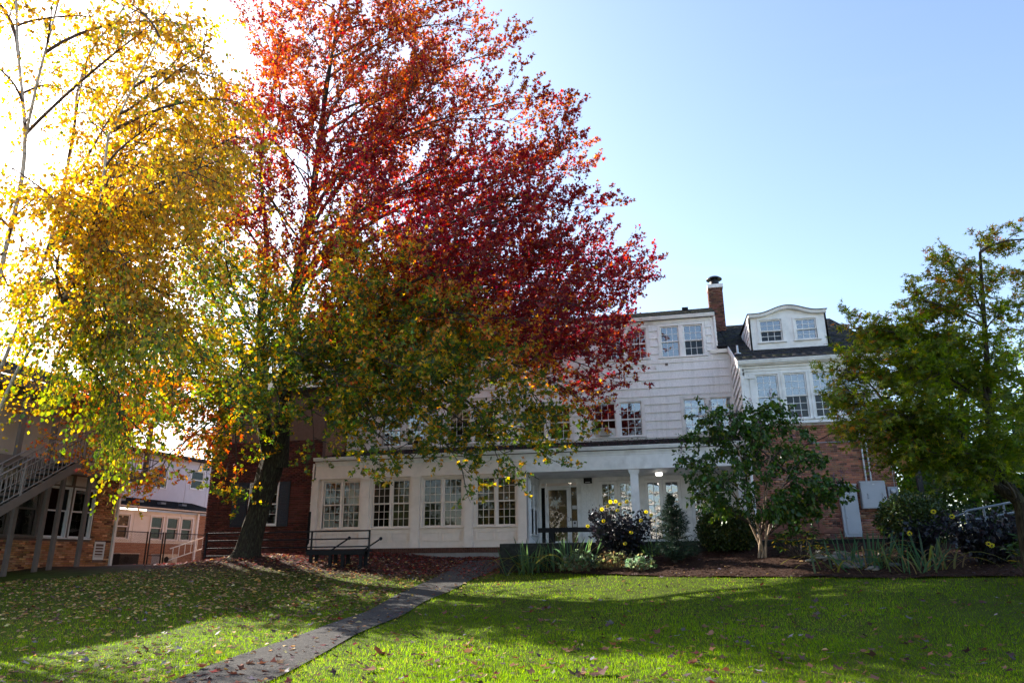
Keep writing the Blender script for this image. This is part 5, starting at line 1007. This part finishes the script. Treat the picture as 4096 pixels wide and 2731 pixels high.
globe('globe_shrub', np.array((1.2, 20.1, .78)), .76, .62, .60, 9500, .06, GC, (4, 3, 2, .8), 'clipped round green shrub between the small spruce and the crape myrtle', bz(1.2, 20.1))
globe('globe_shrub', np.array((5.45, 19.3, .92)), .82, .75, .64, 12500, .06, GC, (4, 3, 2, 1.), 'large clipped round shrub in front of the grey electrical cabinets', bz(5.45, 19.3))
# spruce
SP = thing('dwarf_spruce', (-.16, 19.1, bz(-.16, 19.1)), 'small dark conical spruce in the mulch bed', 'conifer'); zb = bz(-.16, 19.1); H = 1.62-zb
brs, PN, AN = [], [], []
for k in range(230):
    h = random.random()**1.25; L_ = (.62*(1-h)**.85+.05)*random.uniform(.75, 1.15); t = random.uniform(0, 6.283); B = np.array((-.16, 19.1, zb+.06+h*(H-.05)))
    d = np.array((math.cos(t), math.sin(t), .25)); q = np.array([B, B+d*L_*.5, B+d*L_+np.array((0, 0, -.08*L_+.03))]); brs.append((q, (.008, .005, .002)))
    m = int(26+110*L_); s_ = RNG.random((m, 1)); PN.append(B+d*L_*s_+RNG.normal(size=(m, 3))*.022); AN.append(d*.8+RNG.normal(size=(m, 3))*.7)
branch_part(SP, [([(np.array([(-.16, 19.1, zb-.1), (-.16, 19.1, zb+H*.5), (-.155, 19.1, zb+H)]), (.045, .03, .006))], 8), (brs, 4)], 'twig', 'trunk')
PN, AN = np.concatenate(PN), np.concatenate(AN); T_NEED = (np.array([(0, -.11, 0), (0, .11, 0), (1, 0, 0)]), np.array([(0, 1, 2)]))
leaf_part(SP, PN, AN, .06, T_NEED, pal(len(PN), [(.022, .045, .028), (.03, .06, .03), (.018, .035, .022)], (3, 2, 2)), 'needle', .2, name='needles', axj=.3)
# dahlias: near-black foliage, yellow flowers
def dahlia(c, w, h, n, flowers, label):
    zb = bz(*c); t = thing('black_leaf_dahlia', (c[0], c[1], zb), label, 'flowering plant'); st, P = [], []
    for k in range(int(n/45)):
        e = np.array((c[0]+random.uniform(-w, w), c[1]+random.uniform(-w*.6, w*.6), zb+h*random.uniform(.55, 1.))); b0 = np.array((c[0]+(e[0]-c[0])*.3, c[1]+(e[1]-c[1])*.3, zb-.03))
        q = bez(b0, b0+(0, 0, .3*h), e-(0, 0, .2*h), e, 6); st.append((q, np.linspace(.009, .004, 6)))
        m = 45; s_ = .2+.8*RNG.random(m); i = np.minimum((s_*5).astype(int), 4); f_ = (s_*5-i)[:, None]; P.append(q[i]*(1-f_)+q[i+1]*f_+RNG.normal(size=(m, 3))*.075)
    branch_part(t, [(st, 4)], 'blackwood', 'stems'); P = np.concatenate(P); P[:, 2] = np.maximum(P[:, 2], zb+.02)
    leaf_part(t, P, RNG.normal(size=P.shape)+np.array((0, 0, -.3)), .085, T_OVAL, pal(len(P), [(.014, .015, .020), (.020, .018, .024), (.011, .016, .014), (.03, .02, .022)], (4, 3, 2, 1)), 'leafglossy', .5, name='foliage')
    for q in flowers:
        q = np.array(q, float); f = unit(np.array((-q[0]*.03+random.uniform(-.4, .4), -1., random.uniform(0, .6)))); m = 9; a0 = random.uniform(0, 6.28)
        u_ = unit(np.cross(f, (0, 0, 1.))); v_ = np.cross(f, u_); an = a0+np.arange(m)*2*math.pi/m
        A = np.cos(an)[:, None]*u_+np.sin(an)[:, None]*v_+f*.12
        V, F, C = leaves(np.tile(q, (m, 1))+A*.012, A, np.tile(f, (m, 1)), np.full(m, .045), T_OVAL, pal(m, [(.68, .58, .03), (.60, .48, .02)], (2, 1), .05)); fl_ = fast('flower', V, F, 'leaf', t, q, C)
        MB().lathe(q+f*.004, [(.018, 0), (.017, .012), (.006, .018)], 8, f).build('flower_centre', 'black', fl_)
        V, F = tube_arr([np.array([q-f*.01, q-f*.06-(0, 0, .10)])], [(.004, .004)], 4); fast('stalk', V, F, 'blackwood', fl_, None)
def d3(x, y, Y=19.6): return (x, Y, y)
dahlia((-1.52, 20.0), .80, 1.30, 2300, [(-2.33, 19.5, .93), (-1.95, 19.6, 1.36), (-1.78, 19.5, 1.42), (-1.70, 19.4, 1.53), (-1.58, 19.6, 1.55), (-1.46, 19.5, 1.47), (-1.28, 19.5, 1.53), (-1.52, 19.3, 1.30), (-.80, 19.5, 1.26), (-.94, 19.4, 1.04), (-1.20, 19.3, .74), (-1.36, 19.2, .47), (-.68, 19.6, 1.18), (-1.9, 19.4, 1.05)], 'bushy black leaved dahlia with many yellow flowers in front of the porch column')
dahlia((5.95, 16.6), .75, 1.0, 1900, [(4.95, 16.2, .93), (5.27, 16.2, .83), (5.75, 16.0, .30), (5.80, 16.0, .27)], 'black leaved dahlia with few yellow flowers before the grey guardrail')
dahlia((4.95, 17.6), .55, .75, 900, [(4.7, 17.1, .55)], 'low black leaved dahlia left of the guardrail below the large round shrub')
# strap-leaved clumps: each blade is a piece
BLD = []
for k in range(10):
    L_ = random.uniform(.55, .8); lean = random.uniform(.15, .85); dr = random.choice((0, .05, .1, .35)) if k < 8 else .7; w_ = random.uniform(.014, .021); V, F, C = [], [], []
    for i in range(8):
        s_ = i/7; x = L_*(lean*s_+dr*.8*s_*s_); z = L_*(s_*(1-.25*lean)-dr*s_**3*1.0); ww_ = w_*(1-.1*s_)*(1 if i < 5 else (1, 1, 1, 1, 1, .85, .55, .04)[i]); V += [(x, -ww_, z+.004), (x, 0, z), (x, ww_, z+.004)]
    for i in range(7): F += [(3*i, 3*i+1, 3*i+4, 3*i+3), (3*i+1, 3*i+2, 3*i+5, 3*i+4)]
    me = bpy.data.meshes.new('leaf_blade'); me.from_pydata(V, [], F); c = pal(1, [(.085, .15, .06), (.07, .13, .065), (.12, .18, .06)] if k < 8 else [(.20, .19, .05), (.24, .18, .09)], (1,)*(3 if k < 8 else 2), .12)[0]
    ca = me.color_attributes.new('Col', 'FLOAT_COLOR', 'POINT'); ca.data.foreach_set('color', np.tile((*c, 1.), len(V)).astype(np.float32)); me.materials.append(MT['leaf']); BLD.append(me)
def strap(name, c, rx, ry, n, sc, label, kinds=None, cat='plant'):
    zb = bz(*c); t = thing(name, (c[0], c[1], zb), label, cat)
    for k in range(n):
        x, y = c[0]+random.gauss(0, rx*.5), c[1]+random.gauss(0, ry*.5); o = link(bpy.data.objects.new('leaf_blade', random.choice(kinds or BLD)), t, (x, y, max(bz(x, y), float(gz(x, y)))-.01))
        o.rotation_euler = (random.gauss(0, .10), random.gauss(0, .12), math.atan2(y-c[1], x-c[0])+random.gauss(0, .9)); o.scale = (sc*random.uniform(.75, 1.15),)*3
strap('iris_clump', (-3.95, 20.0), .55, .3, 62, 1.3, 'sword leaved iris clump at the corner of the concrete wall')
strap('iris_clump', (-2.95, 19.9), .6, .3, 66, 1.35, 'sword leaved iris clump right of the corner clump, before the porch bench')
strap('iris_clump', (3.75, 17.1), .8, .45, 80, 1.15, 'broad iris clump with drooping blades beside the river stones')
strap('iris_clump', (4.75, 16.4), .6, .4, 56, 1.05, 'iris clump with arching yellowing blades right of the stone bed', BLD[4:])
strap('daylily_clump', (-.72, 20.15), .25, .2, 36, .95, 'upright green daylily clump between the dahlia and the spruce', BLD[:3])
# pale cut-leaf perennials
def perennial(c, rx, ry, h, n, cols, w, label, name='pale_perennial', size=.075, tm=T_BIGMAPLE):
    zb = bz(*c); t = thing(name, (c[0], c[1], zb), label, 'plant'); th = RNG.random(n)*6.283; r = np.sqrt(RNG.random(n)); hh = RNG.random(n)
    P = np.stack([c[0]+rx*r*np.cos(th), c[1]+ry*r*np.sin(th), zb+.04+h*hh*(1-.55*r**2)], 1); zg = np.array([bz(x, y) for x, y in P[:, :2]]); P[:, 2] = np.maximum(P[:, 2], zg+.02)
    leaf_part(t, P, np.stack([np.cos(th), np.sin(th), .1+0*th], 1), size, tm, pal(n, cols, w), 'leaf', 1.2, name='foliage')
    st = [(np.array([(c[0]+(p[0]-c[0])*.25, c[1]+(p[1]-c[1])*.25, zb-.02), p]), (.005, .002)) for p in P[::3]]; branch_part(t, [(st, 3)], 'straw', 'stems')
PC = [(.13, .19, .11), (.18, .24, .16), (.10, .15, .07), (.22, .19, .10)]
perennial((-2.55, 19.45), .55, .3, .50, 330, PC, (3, 2, 3, .8), 'pale green cut leaf perennial at the foot of the left dahlia')
perennial((-1.6, 19.35), .5, .3, .42, 260, [(.16, .17, .09), (.22, .15, .08), (.13, .15, .07)], (2, 3, 2), 'straggly browning perennial below the yellow flowers of the left dahlia')
perennial((-.98, 18.85), .36, .25, .34, 170, PC, (3, 3, 1, .8), 'small silvery cut leaf perennial at the front edge of the mulch', size=.08)
# rhododendrons: whorls of long leaves, each leaf a piece
RLM = []
for c in ((.035, .07, .02), (.045, .085, .022), (.06, .10, .025), (.36, .25, .03)):
    me = bpy.data.meshes.new('leaf'); me.from_pydata([tuple(v) for v in T_LONG[0]], [], [tuple(map(int, f)) for f in T_LONG[1]]); ca = me.color_attributes.new('Col', 'FLOAT_COLOR', 'POINT'); ca.data.foreach_set('color', np.tile((*c, 1.), 6).astype(np.float32)); me.materials.append(MT['leafglossy']); RLM.append(me)
def rhodo(c, rx, ry, h, nw, label, yel=.12):
    zb = bz(*c); t = thing('rhododendron', (c[0], c[1], zb), label, 'shrub'); st = []
    for k in range(nw):
        a = random.uniform(0, 6.283); r = math.sqrt(random.random()); hh = h*random.uniform(.3, 1)*(1-.5*r*r); p = np.array((c[0]+rx*r*math.cos(a), c[1]+ry*r*math.sin(a), zb+.06+hh))
        st.append((np.array([(c[0]+(p[0]-c[0])*.2, c[1]+(p[1]-c[1])*.2, zb-.03), (c[0]+(p[0]-c[0])*.7, c[1]+(p[1]-c[1])*.7, zb+hh*.5), p]), (.012, .008, .004)))
        for j in range(8):
            o = link(bpy.data.objects.new('leaf', RLM[3] if random.random() < yel*(1.6 if hh < .5*h else .3) else random.choice(RLM[:3])), t, p); o.rotation_euler = (random.gauss(0, .3), random.uniform(-.5, .7), j*.785+random.gauss(0, .2)); o.scale = (random.uniform(.12, .17),)*3
    branch_part(t, [(st, 4)], 'twig', 'stems')
rhodo((2.75, 18.6), .62, .45, .72, 36, 'low rhododendron with some yellow leaves right of the crape myrtle stems', .22)
rhodo((5.9, 14.75), .45, .4, .70, 26, 'light green rhododendron at the right edge before the guardrail', .05)
# river stones
for k in range(64):
    t_ = random.random(); x = 3.0+.75*t_+random.gauss(0, .28)+.3*(1-t_); y = 18.6-1.75*t_+random.gauss(0, .22); r = random.choice((.05, .06, .07, .09, .12))*random.uniform(.8, 1.2)
    if y < bed_front(x)+.12: y = bed_front(x)+.12+random.random()*.4
    seg = 9; b = MB(); b.lathe((0, 0, 0), [(r*.5, -.48*r), (r*.9, -.25*r), (r, 0), (r*.88, .3*r), (r*.5, .5*r)], seg); v = np.array(b.v)*np.array((random.uniform(.9, 1.5), 1, random.uniform(.7, 1)))*(1+.07*RNG.normal(size=(len(b.v), 1)))
    c = random.choice(((.13, .135, .13), (.17, .16, .14), (.09, .095, .10), (.20, .18, .15))); me = bpy.data.meshes.new('river_stone'); me.from_pydata([tuple(p) for p in v], [], b.f); me.polygons.foreach_set('use_smooth', [True]*len(me.polygons))
    ca = me.color_attributes.new('Col', 'FLOAT_COLOR', 'POINT'); ca.data.foreach_set('color', np.tile((*c, 1.), len(v)).astype(np.float32)); me.materials.append(MT['stone'])
    o = link(bpy.data.objects.new('river_stone', me), None, (x, y, bz(x, y)+.16*r)); o.rotation_euler = (random.gauss(0, .12), random.gauss(0, .12), random.uniform(0, 6.28)); tag(o, 'rounded grey river stone in the small stone bed beside the iris', 'stone', 'river stones in the bed')
# ------------------------------------------------------------------ trees and hedge beyond the wing, trees behind the camera that the panes mirror
GT = [(.05, .095, .018), (.07, .12, .02), (.10, .15, .025), (.16, .18, .03)]
for k, (x, y, h, r, lab) in enumerate(((9.2, 23.6, 3.6, 1.9, 'low rounded green bush right behind the lamp post'), (12.2, 26.5, 4.4, 2.4, 'broad low green tree behind the small tree at right'), (16.5, 21.5, 4.6, 2.4, 'low green tree at the right edge above the guardrail'), (9.5, 27, 7.0, 2.6, 'bright green tree just right of the brick wing behind the lamp post'), (13.5, 31, 8.5, 3.2, 'leafy green tree far right behind the japanese maple'), (10.5, 36, 8.0, 3.2, 'sunlit yellow green tree in the gap right of the house'), (16.5, 25, 6.0, 2.4, 'green tree at the right edge beyond the guardrail'), (12.5, 22.5, 4.2, 1.7, 'small green tree behind the guardrail and the hedge'), (21, 34, 9., 3.5, 'tall green tree beyond the right edge of the house'))):
    blob_tree('background_tree', (x, y), h, r, 5200, .13+.02*(k % 3), GT if k != 5 else GT+[(.28, .22, .03)], (3, 3, 2, 1) if k != 5 else (2, 3, 3, 2, 2), lab, .08 if k > 2 else 0., group='trees beyond the brick wing')
blob_tree('orange_tree', (13.2, 24.5), 4.4, 1.2, 1500, .10, [(.35, .16, .03), (.30, .20, .03), (.12, .13, .02)], (3, 2, 2), 'small orange leaved tree seen between the japanese maple stems', .2)
hd = thing('clipped_hedge', (8.4, 20.8, .3), 'dark clipped evergreen hedge behind the guardrail', 'hedge'); n = 7000
P = np.stack([7.0+3.6*RNG.random(n), 20.2+1.3*RNG.random(n), .1+1.15*RNG.random(n)**.7], 1); P[:, 2] *= 1+.08*np.sin(P[:, 0]*3); leaf_part(hd, P, RNG.normal(size=(n, 3)), .06, T_OVAL, pal(n, [(.018, .038, .014), (.026, .05, .016)], (1, 1)), 'leafglossy', .4, name='foliage')
for k, (x, y, h, r) in enumerate(((-27, -20, 7.5, 4.6), (13, -21, 12, 4.6), (-17, -23, 7, 4.2))):
    blob_tree('park_tree', (x, y), h, r, 5500, .42, [(.05, .09, .02), (.09, .12, .02), (.03, .06, .02)], (3, 2, 2), 'green park tree across the lawn behind the viewpoint, mirrored in the window panes', .05, group='park trees mirrored in the panes')
# ------------------------------------------------------------------ grass
def frust(n, d0, d1, half=R(44)):
    d = np.exp(RNG.uniform(math.log(d0), math.log(d1), n)); a = RNG.uniform(-half, half, n)+YAW; return -np.sin(a)*d, np.cos(a)*d, d
x, y, d = frust(340000, 5.2, 25)
patch = np.sin(x*1.9+y*.7)+np.sin(y*2.3-x*1.1)+np.sin(x*.6-y*.5+1)
lit = smooth01(y, 18.6, 21.)*smooth01(-x, 4.5, 6)+np.exp(-((x+12.6)**2+(y-20.4)**2)/5)
ok = ~in_path(x, y, -.05+.04*np.sin(y*9+x*4)-.03*RNG.random(len(x))) & ~in_bed(x, y, .06) & (RNG.random(len(x)) > np.clip(lit*1.1, 0, .985)) & (y < 24) & (x > -22) & ((x > -5.2) | (x < -5.2)) & ~((x > -5) & (y > 20.4))
x, y, d, patch = x[ok], y[ok], d[ok], patch[ok]; n = len(x); z = gz(x, y)-.004
big = np.sin(x*.55+1.3)*np.sin(y*.6+.4)+.6*np.sin(x*1.7-y*1.2)+.5*np.sin(x*3.1+y*2.7)*np.sin(y*4.1-x*1.3); h = (.026+.026*RNG.random(n)**1.5)*(1+.35*patch/3); w = .0026*np.sqrt(d/6); th = RNG.random(n)*6.283; ln = RNG.normal(size=(n, 2))*.018; wx, wy = np.cos(th)*w, np.sin(th)*w
V = np.stack([np.stack([x-wx, y-wy, z], 1), np.stack([x+wx, y+wy, z], 1), np.stack([x+ln[:, 0], y+ln[:, 1], z+h], 1)], 1).reshape(-1, 3)
straw = np.clip(.10+.16*(big-.5), .03, .42)
c = np.where((RNG.random(n) < straw)[:, None], pal(n, [(.20, .17, .05), (.15, .15, .04)], (1, 1)), pal(n, [(.095, .165, .003), (.125, .20, .005), (.07, .125, .003), (.165, .23, .007)], (4, 3, 3, 1.5), .15))
c = c*(1+.22*np.clip(big, -1.2, 1.2))[:, None]*np.array((1.0, 1.06, .8))
tag(fast('lawn_grass', V, np.arange(3*n).reshape(-1, 3), 'grass', None, (0, 0, 0), np.repeat(c, 3, 0)), 'short green lawn grass covering the slope', 'grass', kind='stuff')
# ------------------------------------------------------------------ fallen leaves
def flat_leaves(x, y, z, size, cols, w, tm, curl=.35):
    n = len(x); nm = np.stack([RNG.normal(size=n)*curl, RNG.normal(size=n)*curl, np.ones(n)], 1); a = RNG.random(n)*6.283
    return leaves(np.stack([x, y, z], 1), np.stack([np.cos(a), np.sin(a), RNG.normal(size=n)*.15], 1), nm, size*(1+.3*RNG.normal(size=n)).clip(.4, 1.9), tm, pal(n, cols, w, .25))
YEL = [(.46, .27, .06), (.38, .24, .10), (.50, .36, .16), (.26, .13, .06)]; RUS = [(.16, .06, .035), (.22, .10, .05), (.11, .055, .04), (.30, .15, .08)]; PUR = [(.13, .075, .085), (.24, .20, .25), (.09, .045, .05), (.20, .03, .03)]
LM = {}
def leaf_mesh(kind, k):
    if (kind, k) not in LM:
        tm, cols = (T_OVAL, YEL) if kind == 'yellow' else ((T_BIGMAPLE, RUS) if kind == 'brown' else (T_BIGMAPLE, PUR)); v = tm[0].copy(); v[:, 2] = v[:, 2]*1.4+.12*np.sin(v[:, 0]*3+k)*v[:, 1]+.10*(v[:, 1]**2)*(1 if k % 2 else -1); v[:, 0] -= .5
        me = bpy.data.meshes.new('fallen_leaf'); me.from_pydata([tuple(p) for p in v], [], [tuple(map(int, f)) for f in tm[1]]); ca = me.color_attributes.new('Col', 'FLOAT_COLOR', 'POINT'); ca.data.foreach_set('color', np.tile((*pal(1, cols[k % 4:k % 4+1], (1,), .1)[0], 1.), len(v)).astype(np.float32)); me.materials.append(MT['leafdry']); LM[(kind, k)] = me
    return LM[(kind, k)]
LAB = dict(yellow='yellow birch leaf lying on the near lawn', brown='curled brown maple leaf lying on the near lawn', purple='greyish purple maple leaf lying on the near lawn')
x, y, d = frust(900, 6.6, 13., R(37)); cnt = 0
for a, b, q in sorted(zip(x, y, d), key=lambda t: t[2]):
    if cnt >= 300: break
    left = a < float(np.interp(b, PL[:, 1], PL[:, 0])); on_path = bool(in_path(a, b))
    if random.random() > (.85 if left else (.30 if on_path else .42)): continue
    kind = random.choices(('yellow', 'brown', 'purple'), (7, 2, 1.5) if left else (2, 4, 2.5))[0]; s = {'yellow': random.uniform(.045, .075), 'brown': random.uniform(.06, .13), 'purple': random.uniform(.05, .08)}[kind]
    if kind == 'brown' and random.random() < .08: s = random.uniform(.16, .22)
    o = link(bpy.data.objects.new('fallen_leaf', leaf_mesh(kind, random.randrange(8))), None, (a, b, float(gz(a, b))+(.036 if not on_path else .045))); o.rotation_euler = (random.gauss(0, .28), random.gauss(0, .28), random.uniform(0, 6.28)); o.scale = (s,)*3
    tag(o, LAB[kind] if not on_path else LAB[kind].replace('near lawn', 'asphalt path'), 'leaf', 'fallen leaves on the lawn and path'); cnt += 1
LV, LF, LC, k = [], [], [], 0
def addl(t):
    global k
    LV.append(t[0]); LF.append(t[1]+k); LC.append(t[2]); k += len(t[0])
def up(x, y, e=.034): return np.where(in_bed(x, y), np.array([bz(a, b) for a, b in zip(x, y)])+.02, gz(x, y)+e)
x, y, d = frust(52000, 7.5, 25., R(42)); pr = np.where(x < np.interp(y, PL[:, 1], PL[:, 0]), .12+.88*smooth01(y-.25*x, 13, 19), np.where(in_path(x, y), .12, .05)); pr = np.where(in_bed(x, y), 0, pr)
m = (RNG.random(len(x)) < pr*np.clip(d/10.5, .45, 1)) & (y < 24) & ~((x > -5) & (y > 20)); x, y = x[m], y[m]; j = (RNG.random(len(x)) < np.where(x < -9, .75, .3)) & (x < -5)
addl(flat_leaves(x[j], y[j], up(x[j], y[j]), .074, [(.55, .34, .09), (.48, .32, .15), (.60, .45, .22), (.30, .16, .08)], (3, 4, 3, 2), T_OVAL)); addl(flat_leaves(x[~j], y[~j], up(x[~j], y[~j]), .085, PUR+RUS, (2, 1.2, 2, .6, 2, 2, 2, 1), T_MAPLE))
n = 11000; x = RNG.uniform(-17, -5.0, n); y = 18.9+6*RNG.random(n)**.8; m = RNG.random(n) < np.clip(smooth01(y-.16*(-x-5), 18.6, 20.6)+np.exp(-((x+12.6)**2+(y-20.4)**2)/4), 0, 1); m &= (y < 24.8) & ~((x > -5.2) & (y < 19)); x, y = x[m], y[m]
addl(flat_leaves(x, y, gz(x, y)+.012+.03*RNG.random(len(x)), .085, [(.22, .03, .025), (.13, .045, .04), (.20, .08, .04), (.10, .035, .035), (.22, .14, .15), (.32, .05, .025)], (3, 3, 1.5, 3, .7, 2.5), T_MAPLE))
n = 130; x = RNG.uniform(-3.5, 6, n); y = bed_front(x)+.2+2.2*RNG.random(n)
addl(flat_leaves(x, y, np.array([bz(a, b) for a, b in zip(x, y)])+.02, .06, YEL+PUR, (3, 2, 2, 1, 1, 1, 1, .3), T_OVAL))
tag(fast('fallen_leaves', np.concatenate(LV), np.concatenate(LF), 'leafdry', None, (0, 0, 0), np.concatenate(LC)), 'carpet of fallen autumn leaves under the maple and over the far lawn', 'leaves', kind='stuff')
n = 1500; x = -13+15*RNG.random(n)**1.5; t = RNG.random(n); V, F, C = flat_leaves(x, YU-2.33+2.2*t, 3.79+.60*t+.01, .07, [(.12, .05, .06), (.18, .08, .08), (.24, .17, .19), (.09, .04, .04)], (3, 2, 1, 2), T_MAPLE)
tag(fast('roof_leaves', V, F, 'leafdry', None, (0, 0, 0), C), 'fallen maple leaves scattered over the porch roof', 'leaves', kind='stuff')
# mulch chips
n = 9000; x = RNG.uniform(-4.8, 9, n); y = bed_front(x)+.03+3.2*RNG.random(n)**1.4; V, F, C = flat_leaves(x, y, np.array([bz(a, b) for a, b in zip(x, y)])+.008, .05, [(.05, .024, .016), (.075, .038, .025), (.03, .016, .012), (.12, .07, .045)], (3, 2, 3, .8), T_LONG, .5)
tag(fast('mulch_chips', V, F, 'leafdry', None, (0, 0, 0), C), 'dark bark chips covering the planting bed', 'mulch', kind='stuff')
print('LEAVES', NLEAF, 'objects', len(bpy.data.objects), 'tris', sum(len(o.data.loops)-2*len(o.data.polygons) for o in bpy.data.objects if o.type == 'MESH'))
